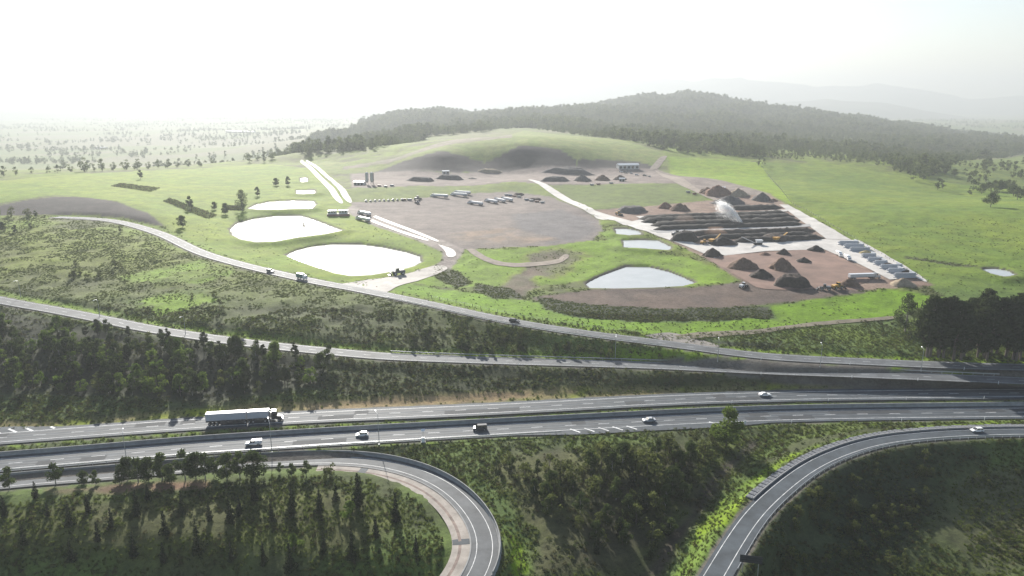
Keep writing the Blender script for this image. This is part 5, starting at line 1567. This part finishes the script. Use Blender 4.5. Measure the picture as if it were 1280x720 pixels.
for a_ in ((893, 322, 27, 12, 'dark', 'dark conical stockpile at the corner of the slab nearest the small pond'), (958, 320, 17, 4, 'red', 'low reddish stockpile on the red dirt pad near the slab'),
           (981, 319, 18, 8, 'dark', 'small dark conical stockpile at the slab edge'), (1023, 315, 22, 8, 'black', 'black conical stockpile on the pale slab'),
           (933, 338, 42, 15, 'brown', 'large brown mulch stockpile with a rough top on the red dirt pad'), (981, 339, 34, 17, 'brown', 'tall brown conical stockpile in the middle of the red dirt pad'),
           (1007, 329, 20, 7, 'black', 'small black stockpile on the red dirt pad'), (955, 349, 32, 12, 'dark', 'dark brown stockpile in front of the rough mulch pile'),
           (997, 361, 48, 14, 'dark', 'long dark stockpile at the front rim of the yard', True), (1066, 359, 28, 10, 'brown', 'brown stockpile beside the long grey truck'),
           (1134, 359, 32, 10, 'tan', 'tan soil stockpile at the end of the concrete bays'), (833, 261, 20, 9, 'red', 'reddish pointed stockpile behind the compost rows'),
           (851, 264, 27, 10, 'brown', 'brown stockpile beside the reddish pointed one'), (792, 267, 42, 8, 'grey', 'flat-topped grey stockpile behind the compost rows', True),
           (900, 246, 40, 14, 'red', 'large reddish-brown stockpile at the back of the yard'), (886, 243, 22, 9, 'brown', 'small brown stockpile beside the large reddish one'),
           (925, 246, 27, 10, 'tan', 'pale tan stockpile at the back of the yard'), (955, 252, 25, 12, 'grey', 'grey conical stockpile near the pasture fence'),
           (916, 257, 44, 12, 'grey', 'wide dark grey stockpile just behind the compost rows'), (968, 252, 13, 4, 'red', 'tiny reddish heap by the pasture edge'),
           (858, 303, 38, 12, 'black', 'black elongated heap at the end of the compost rows', True), (907, 308, 40, 11, 'black', 'black heap under the raised conveyor'),
           (975, 303, 40, 8, 'dark', 'low dark heap beside the yellow screening machine', True),
           (714, 218, 60, 6, 'grey', 'long low mulch heap below the batter of the upper terrace', True), (694, 227, 40, 6, 'grey', 'mulch heap at the terrace rim above the grass bank', True),
           (729, 227, 22, 9, 'grey', 'pointed mulch heap with pale debris at the terrace rim'), (754, 226, 20, 8, 'brown', 'brown mulch heap at the terrace rim'), (776, 225, 18, 7, 'dark', 'dark mulch heap at the terrace rim near the shed'),
           (526, 227, 38, 5, 'grey', 'low mulch heap near the silos on the upper terrace', True), (563, 225, 36, 6, 'grey', 'wide mulch heap in the middle of the upper terrace', True), (590, 224, 13, 2, 'grey', 'small low heap beside the wide mulch heap'),
           (612, 216, 30, 3, 'tan', 'pale low heap at the foot of the mulch batter', True), (1085, 318, 20, 5, 'yellow', 'yellow sand heap between the concrete bays'), (1101, 328, 18, 5, 'red', 'reddish soil heap between the concrete bays'),
           (1113, 333, 18, 4, 'brown', 'brown soil heap between the concrete bays'), (1136, 343, 16, 5, 'dark', 'dark soil heap in the last concrete bay'),
           (648, 245, 14, 3, 'dark', 'low dark heap along the far rim of the dirt yard', True), (668, 251, 18, 3, 'dark', 'long low dark heap at the corner of the dirt yard', True)):
    pile(*a_)

ROWS = [((908, 261), (978, 259.5), 14.5, 3.2), ((797, 274.5), (985, 266.5), 14.5, 3.0), ((800, 278), (993, 270.5), 14.5, 3.2), ((812, 282.5), (1000, 275.5), 14.5, 3.2), ((815, 287.5), (1005, 280.2), 11, 2.8),
        ((858, 294), (1020, 288.5), 10, 3.0), ((868, 299), (1016, 293), 10, 2.6), ((915, 303), (1031, 297.5), 10, 3.0)]
for i, (pa, pb, wd, hh) in enumerate(ROWS):
    e = ground([pa[0], pb[0]], [pa[1], pb[1]]); L = np.hypot(*(e[1] - e[0])[:2]); n_ = int(L / 2.5)
    t = np.linspace(0, 1, n_)[:, None]; ln = e[0] * (1 - t) + e[1] * t; ln[:, 2] = height(ln[:, 0], ln[:, 1])
    _, nn = frame(ln); sec = [(-.5, -.25), (-.42, .25), (-.27, .72), (-.08, 1.0), (.1, .97), (.3, .68), (.43, .22), (.5, -.25)]
    g = np.random.default_rng(400 + i); v = np.zeros((n_, len(sec), 3))
    endf = np.clip(np.minimum(np.arange(n_), np.arange(n_)[::-1]) / 3.0, .05, 1)
    for j, (a_, z_) in enumerate(sec):
        wob = 1 + .12 * g.normal(size=n_)
        v[:, j, :2] = ln[:, :2] + nn * (a_ * wd * endf ** .5 * wob + (fbm(np.arange(n_) * 2.5, np.zeros(n_) + i * 9, 20, 2, 3) - .5) * 2)[:, None]
        v[:, j, 2] = ln[:, 2] + (z_ * hh * endf * (1 + .10 * g.normal(size=n_)) if z_ > 0 else z_ * 2)
    fs_ = [(k_ * 8 + j, k_ * 8 + j + 1, k_ * 8 + 8 + j + 1, k_ * 8 + 8 + j) for k_ in range(n_ - 1) for j in range(7)]
    o = MB().add(v.reshape(-1, 3), fs_).build('compost_windrow', PM['black' if i not in (5,) else 'dark'], None, True)
    tag(o, 'black steaming compost windrow, %s' % ['shortest and farthest back, behind the pale lane', 'first in front of the pale concrete lane', 'second in front of the pale concrete lane', 'third in front of the pale concrete lane', 'bordering the grey concrete strip', 'browner, first before the grey concrete strip', 'between the browner row and the front row', 'front row beside the screening machines'][i], 'compost row')

# concrete storage bays
M_BAY = mat('bay_concrete', (.40, .42, .45), .85, noise=(.5, .2))
for i, (x0, x1, py) in enumerate(((1047, 1073, 306), (1054, 1080, 310), (1061, 1087, 314), (1076, 1095, 322), (1083, 1103, 327), (1091, 1109, 331), (1099, 1128, 336), (1108, 1130, 341), (1116, 1145, 347))):
    c, rz, ln = between((x0, py), (x1, py))
    o = thing('concrete_bay', 'grey block wall of the %s storage bay counted from the compost slab' % ['first', 'second', 'third', 'fourth', 'fifth', 'sixth', 'seventh', 'eighth', 'ninth'][i], 'bay wall', c, rz)
    nb = int(ln / 1.8)
    bmh = MB().box(-ln / nb / 2 + .02, ln / nb / 2 - .02, -.4, .4, 0, .73).mesh('block'); bmh.materials.append(M_BAY)
    for r_ in range(4):
        for b in range(nb - (r_ % 2)):
            p_ = put('block', bmh, None, o); p_.location = (-ln / 2 + (b + .5 + .5 * (r_ % 2)) * ln / nb, random.uniform(-.02, .02), -.15 + r_ * .75)
    # return wall at the back of the bay
    for r_ in range(4):
        for b in range(3):
            p_ = put('block', bmh, None, o); p_.location = (ln / 2 - .42, 1.35 + b * ln / nb, -.15 + r_ * .75); p_.rotation_euler = (0, 0, math.pi / 2)
c, rz, ln = between((1074, 303), (1150, 346))
o = sheet('bay_apron', [(1072, 302), (1077, 302), (1152, 346), (1146, 348)], M_CONCP, .3, 5)
# pasture boundary kerb behind the bays and fence posts along the paddock line
fl = ground([951, 965, 985, 1010, 1040, 1066, 1100, 1130, 1160], [206, 225, 249, 264, 282, 297, 317, 335, 352])
fl = spline(fl, 6, 1); fl[:, 2] = height(fl[:, 0], fl[:, 1])
fe = thing('wire_fence', 'wire fence on timber posts between the compost yard and the pasture', 'fence')
pm_ = MB().box(-.09, .09, -.09, .09, -.4, 1.35).mesh('post'); pm_.materials.append(M_BARK)
for q in fl: p_ = put('post', pm_, None, fe); p_.location = tuple(q)
for z_ in (.45, .85, 1.2):
    sweep('wire', fl, [(-.012, z_ - .012), (.012, z_ - .012), (.012, z_ + .012), (-.012, z_ + .012)], M_STEEL, fe)

fl2 = offset(cut(ROADS['G']['line'], 520, 830), 9.5)[::2]; fl2[:, 2] = height(fl2[:, 0], fl2[:, 1])
fe2 = thing('wire_fence', 'wire fence on timber posts along the uphill verge of the hillside road', 'fence')
for q in fl2: p_ = put('post', pm_, None, fe2); p_.location = tuple(q)
for z_ in (.45, .85, 1.2):
    sweep('wire', fl2, [(-.012, z_ - .012), (.012, z_ - .012), (.012, z_ + .012), (-.012, z_ + .012)], M_STEEL, fe2)

# ------------------------------------------------------------------ buildings and plant
M_ROOF = mat('metal_roof', (.62, .63, .64), .4, metal=.2, noise=(1.5, .08))
M_WALLW = mat('shed_wall', (.55, .55, .54), .6, noise=(.8, .1))


def shed(label, pa, pb, wd, hh, name='shed', wall=None, roof=None, bays=5, cat='shed'):
    c, rz, ln = between(pa, pb)
    o = thing(name, label, cat, c, rz)
    w_ = MB().box(-ln / 2, ln / 2, -wd / 2, wd / 2, -.6, hh).build('wall', wall or M_WALLW, o)
    MB().prism([(-ln / 2 - .4, hh), (ln / 2 + .4, hh), (ln / 2 + .4, hh + .15), (-ln / 2 - .4, hh + .15)], -wd / 2 - .4, wd / 2 + .4).build('eave', roof or M_ROOF, o)
    MB().loft([[(x_, -wd / 2 - .35, hh + .15), (x_, wd / 2 + .35, hh + .15), (x_, 0, hh + .15 + wd * .16)] for x_ in (-ln / 2 - .35, ln / 2 + .35)]).build('roof', roof or M_ROOF, o)
    for i in range(bays):
        xx = -ln / 2 + (i + .5) * ln / bays
        MB().box(xx - ln / bays * .36, xx + ln / bays * .36, -wd / 2 - .04, -wd / 2 + .05, .1, hh * .72).build('bay_door' if i % 2 == 0 else 'window', M_GLASS if i % 2 else M_DARKM, w_)
    return o


shed('long white machinery shed on the upper terrace', (772, 210.5), (797, 210.5), 10, 4.5)
shed('small white site office at the back of the compost yard', (893, 238), (906, 238.5), 5, 3, 'site_office', bays=3, cat='office')
shed('small white cabin beside the silos on the upper terrace', (444, 231), (456, 231), 6, 3.2, 'cabin', bays=3, cat='cabin')
shed('small white shed among the heaps on the terrace rim', (774, 226.5), (781, 226.5), 4, 3, 'shed', bays=2)
shed('pale hut in the middle of the upper terrace', (553, 217), (561, 217), 5, 3, 'hut', bays=2, cat='hut')
shed('hazy white farm shed on the far plain beyond the paddock', (284, 166), (318, 165.6), 24, 7, 'farm_shed', bays=4)
shed('hazy pale farmhouse beside the far tree belt', (120, 186), (134, 186), 14, 5, 'farmhouse', bays=4, cat='house')
for i, (px, lab) in enumerate(((459, 'grey batching silo beside the white cabin'), (465, 'grey batching silo with a ladder cage beside the heaps'))):
    q = ground([px], [231])[0]
    o = thing('silo', lab, 'silo', tuple(q))
    MB().cyl((0, 0, 4), (0, 0, 12), 1.7, n_=16).build('tank', M_STEEL, o); MB().cyl((0, 0, 12), (0, 0, 13.2), 1.7, .4, 16).build('cap', M_STEEL, o); MB().cyl((0, 0, 2.2), (0, 0, 4), .4, 1.7, 16).build('cone', M_STEEL, o)
    for k_ in range(4):
        an = math.pi / 4 + k_ * math.pi / 2
        MB().cyl((1.5 * math.cos(an), 1.5 * math.sin(an), -.3), (1.5 * math.cos(an), 1.5 * math.sin(an), 4.5), .13, n_=6).build('leg', M_STEEL, o)
    if i: MB().box(1.72, 2.1, -.3, .3, .3, 12.5).build('ladder', M_DARKM, o)
# weighbridge station
c, rz, ln = between((409, 269.5), (437, 269.5))
wb = thing('weighbridge_station', 'weighbridge station of white cabins on a red-brown platform', 'weighbridge', c, rz)
M_REDW = mat('red_cladding', (.22, .10, .08), .7, noise=(1, .15))
MB().box(-ln / 2, ln / 2, -2.6, 2.6, -.5, 1.6).build('platform', M_REDW, wb)
MB().box(-ln / 2, ln / 2, -2.66, 2.66, 1.6, 1.75).build('deck', M_CONCP, wb)
for x0 in (-ln / 2 + .8, .6):
    w_ = MB().box(x0, x0 + ln * .38, -1.4, 1.4, 1.75, 4.3).build('cabin_wall', M_WALLW, wb)
    MB().box(x0 - .4, x0 + ln * .38 + .4, -1.9, 1.9, 4.3, 4.5).build('cabin_roof', M_ROOF, wb)
    for k_ in range(3): MB().box(x0 + .5 + k_ * ln * .12, x0 + .5 + k_ * ln * .12 + 1.1, -1.44, -1.36, 2.6, 3.7).build('window', M_GLASS, w_)
for k_ in range(9):
    xx = -ln / 2 + .2 + k_ * (ln - .4) / 8
    MB().box(xx - .04, xx + .04, -2.6, -2.5, 1.75, 2.8).build('rail_post', M_STEEL, wb)
MB().box(-ln / 2, ln / 2, -2.58, -2.52, 2.75, 2.85).build('handrail', M_STEEL, wb)

# ------------------------------------------------------------------ street furniture


def lamp(px, py, hgt, label, group, rz, arm=3.0):
    q = ground([px], [py])[0]
    o = thing('street_lamp', label, 'street lamp', tuple(q), rz, group)
    MB().cyl((0, 0, -.4), (0, 0, hgt), .14, .07, 8).build('pole', M_STEEL, o)
    MB().box(-.2, .2, -.2, .2, -.3, .25).build('base_plate', M_STEEL, o)
    MB().tube([(0, 0, hgt - .1), (.4, 0, hgt + .35), (arm, 0, hgt + .6)], [.06, .055, .05], 6).build('arm', M_STEEL, o)
    MB().cbox(arm - .2, arm + .8, -.17, .17, hgt + .52, hgt + .7, .04).build('lamp_head', M_WHITE, o)


for px, py in ((159, 581), (340, 566), (474, 556)):
    lamp(px, py, 10.5, 'tall street lamp with bent arm between the highway and the loop ramp', 'lamps between highway and loop', R(115), 2.6)
for px, py in ((26, 371), (125, 396), (232, 418)):
    lamp(px, py, 8, 'street lamp on the uphill verge of the service road above the wooded bank', 'lamps above the wooded bank', R(-100), 2)
for px, py in ((769, 447), (897, 452), (1025, 459), (1151, 464)):
    lamp(px, py, 9, 'street lamp on the strip between the hillside road and the service road', 'lamps on the strip between the roads', R(80), 2)
# traffic cabinet with solar mast
q = ground([529], [553])[0]
o = thing('traffic_cabinet', 'white roadside traffic cabinet with a solar mast behind the guardrail', 'cabinet', tuple(q), R(5))
MB().box(-.8, .8, -.6, .6, -.3, .25).build('plinth', M_CONC, o); MB().box(-.5, .5, -.35, .35, .25, 1.8).build('cabinet', M_WHITE, o)
MB().cyl((0, .6, -.2), (0, .6, 4.0), .07, n_=6).build('mast', M_STEEL, o); MB().add([(-.6, .2, 3.9), (.6, .2, 3.9), (.6, 1.1, 4.4), (-.6, 1.1, 4.4)], [(0, 1, 2, 3)]).build('solar_panel', M_WHITE, o)
# guide posts
gpm = MB().prism([(-.06, -.3), (.06, -.3), (.06, 1.0), (-.06, 1.05)], -.05, .05).mesh('guide_post'); gpm.materials.append(M_WHITE)
for k, off_, pxs in (('A', -5.3, (1030, 1123, 1222, 905, 800)), ('B', -6.1, (978, 1112, 1217, 1270)), ('F', -4.4, (560, 650, 845, 950, 1062, 1145, 1240)), ('G', -4.6, (950, 1060, 1200))):
    for px in pxs:
        q, h = road_at(k, px, off_)
        o = put('guide_post', gpm, None); o.location = tuple(q)
        side_ = {'A': 'on the grassy median of the highway', 'B': 'on the outer shoulder of the near carriageway', 'F': 'on the downhill edge of the service road', 'G': 'on the edge of the hillside road near the junction'}[k]
        tag(o, 'short white guide post ' + side_, 'guide post', 'guide posts ' + side_)
# road sign seen from behind by the exit ramp
q, h = road_at('E', 905, -6.6)
q2 = ground([937], [722])[0]
o = thing('road_sign', 'large dark back of a road sign beside the exit ramp', 'sign', (q2[0], q2[1], q2[2]), R(-12))
zt = max(2.4, .4 - q2[2] + 2.6)
MB().box(-2.6, 2.6, -.03, .03, zt, zt + 2.0).build('sign_board', M_DARKM, o)
for sg in (-1.8, 1.8): MB().cyl((sg, .12, -.8), (sg, .12, zt + 1.8), .09, n_=8).build('post', M_STEEL, o)
for z_ in (.4, 1.0, 1.6): MB().box(-2.5, 2.5, -.09, -.03, zt + z_ - .04, zt + z_ + .04).build('stiffener', M_DARKM, o)
# crash cushion where the exit lane splits
q = ground([931], [532])[0]
o = thing('gore_marker', 'white gore marker post standing on the exit nose', 'marker', tuple(q), 0)
MB().cyl((0, 0, -.2), (0, 0, 1.6), .05, n_=6).build('post', M_STEEL, o); MB().box(-.35, .35, -.05, .05, .7, 1.9).build('marker_board', M_WHITE, o)

# ------------------------------------------------------------------ water cannon spray and dust
q = ground([928], [283])[0]
o = thing('water_cannon', 'water cannon on a stand spraying the compost rows', 'water cannon', tuple(q))
for k_ in range(3): MB().cyl((0, 0, 2.6), (1.2 * math.cos(k_ * 2.1), 1.2 * math.sin(k_ * 2.1), -.2), .06, n_=5).build('stand_leg', M_STEEL, o)
MB().cyl((.3, 0, 2.5), (-1.1, 0, 3.8), .16, .09, 8).build('nozzle', M_DARKM, o)
g = np.random.default_rng(9); V = []; Fc = []
tgt = ground([897], [276])[0]
dv = np.array([tgt[0] - q[0], tgt[1] - q[1]]); D_ = np.hypot(*dv); dv /= D_
for i in range(15000):
    t = g.beta(1.2, 1.0)
    dist = t * D_ * 1.0 + g.normal() * .9 * t; zu = 2.8 + 13.5 * (1 - (1 - t) ** 2.0); zl = 2.8 + 5.0 * t ** 1.4
    z_ = zl + (zu - zl) * (1 - abs(g.normal()) * .45) + g.normal() * (.1 + .9 * t); lat = g.normal() * (.15 + 2.0 * t)
    p = np.array([q[0] + dv[0] * dist - dv[1] * lat, q[1] + dv[1] * dist + dv[0] * lat, q[2] + max(z_, .3)])
    s = g.uniform(.06, .17) * (1 + .6 * t)
    a_ = g.normal(size=3); a_ /= np.linalg.norm(a_); b_ = np.cross(a_, g.normal(size=3)); b_ /= np.linalg.norm(b_)
    V += [p + a_ * s, p - a_ * s * .6 + b_ * s * .8, p - a_ * s * .6 - b_ * s * .8]; Fc.append((3 * i, 3 * i + 1, 3 * i + 2))
M_SPRAY = leaf_material('water_droplets', (.93, .93, .93), (.97, .97, .97), .75)
tag(put('water_spray', npmesh('water_spray', V, Fc), M_SPRAY), 'white plume of water arcing over the compost rows', None, None, 'stuff')


def cloud(name, px, py, rx, ry, rz_, dens, col, label):
    q = ground([px], [py])[0]
    me_ = bpy.data.meshes.new(name); bm = bmesh.new(); bmesh.ops.create_icosphere(bm, subdivisions=3, radius=1)
    for v_ in bm.verts:
        k_ = 1 + .25 * math.sin(3 * v_.co.x + px) * math.cos(4 * v_.co.z + py)
        v_.co = Vector((v_.co.x * rx * k_, v_.co.y * ry * k_, v_.co.z * rz_ * k_ + rz_ * .75))
    bm.to_mesh(me_); bm.free()
    m_ = bpy.data.materials.new(name); m_.use_nodes = True; nt = m_.node_tree
    nt.nodes.remove(nt.nodes['Principled BSDF'])
    pv = nt.nodes.new('ShaderNodeVolumePrincipled'); pv.inputs['Density'].default_value = dens; pv.inputs['Color'].default_value = (*col, 1); pv.inputs['Anisotropy'].default_value = .3
    nt.links.new(pv.outputs[0], nt.nodes['Material Output'].inputs['Volume'])
    o = put(name, me_, m_); o.location = tuple(q)
    return tag(o, label, None, None, 'stuff')


cloud('dust', 894, 294, 8, 5, 4.0, .022, (.85, .60, .45), 'orange dust drifting over the front compost rows')
cloud('dust', 856, 281, 9, 5, 5, .010, (.8, .6, .5), 'thin reddish dust over the back compost rows')

# ------------------------------------------------------------------ haze
hz = MB().box(-13500, 13500, -400, 17000, -160, 640).build('haze', None)
hm = bpy.data.materials.new('haze'); hm.use_nodes = True
hm.node_tree.nodes.remove(hm.node_tree.nodes['Principled BSDF'])
pv = hm.node_tree.nodes.new('ShaderNodeVolumePrincipled')
pv.inputs['Density'].default_value = HAZE_DENSITY; pv.inputs['Anisotropy'].default_value = .33; pv.inputs['Color'].default_value = (.50, .525, .55, 1)
hm.node_tree.links.new(pv.outputs[0], hm.node_tree.nodes['Material Output'].inputs['Volume'])
hz.data.materials.append(hm)
tag(hz, 'pale morning haze filling the valley', None, None, 'stuff')
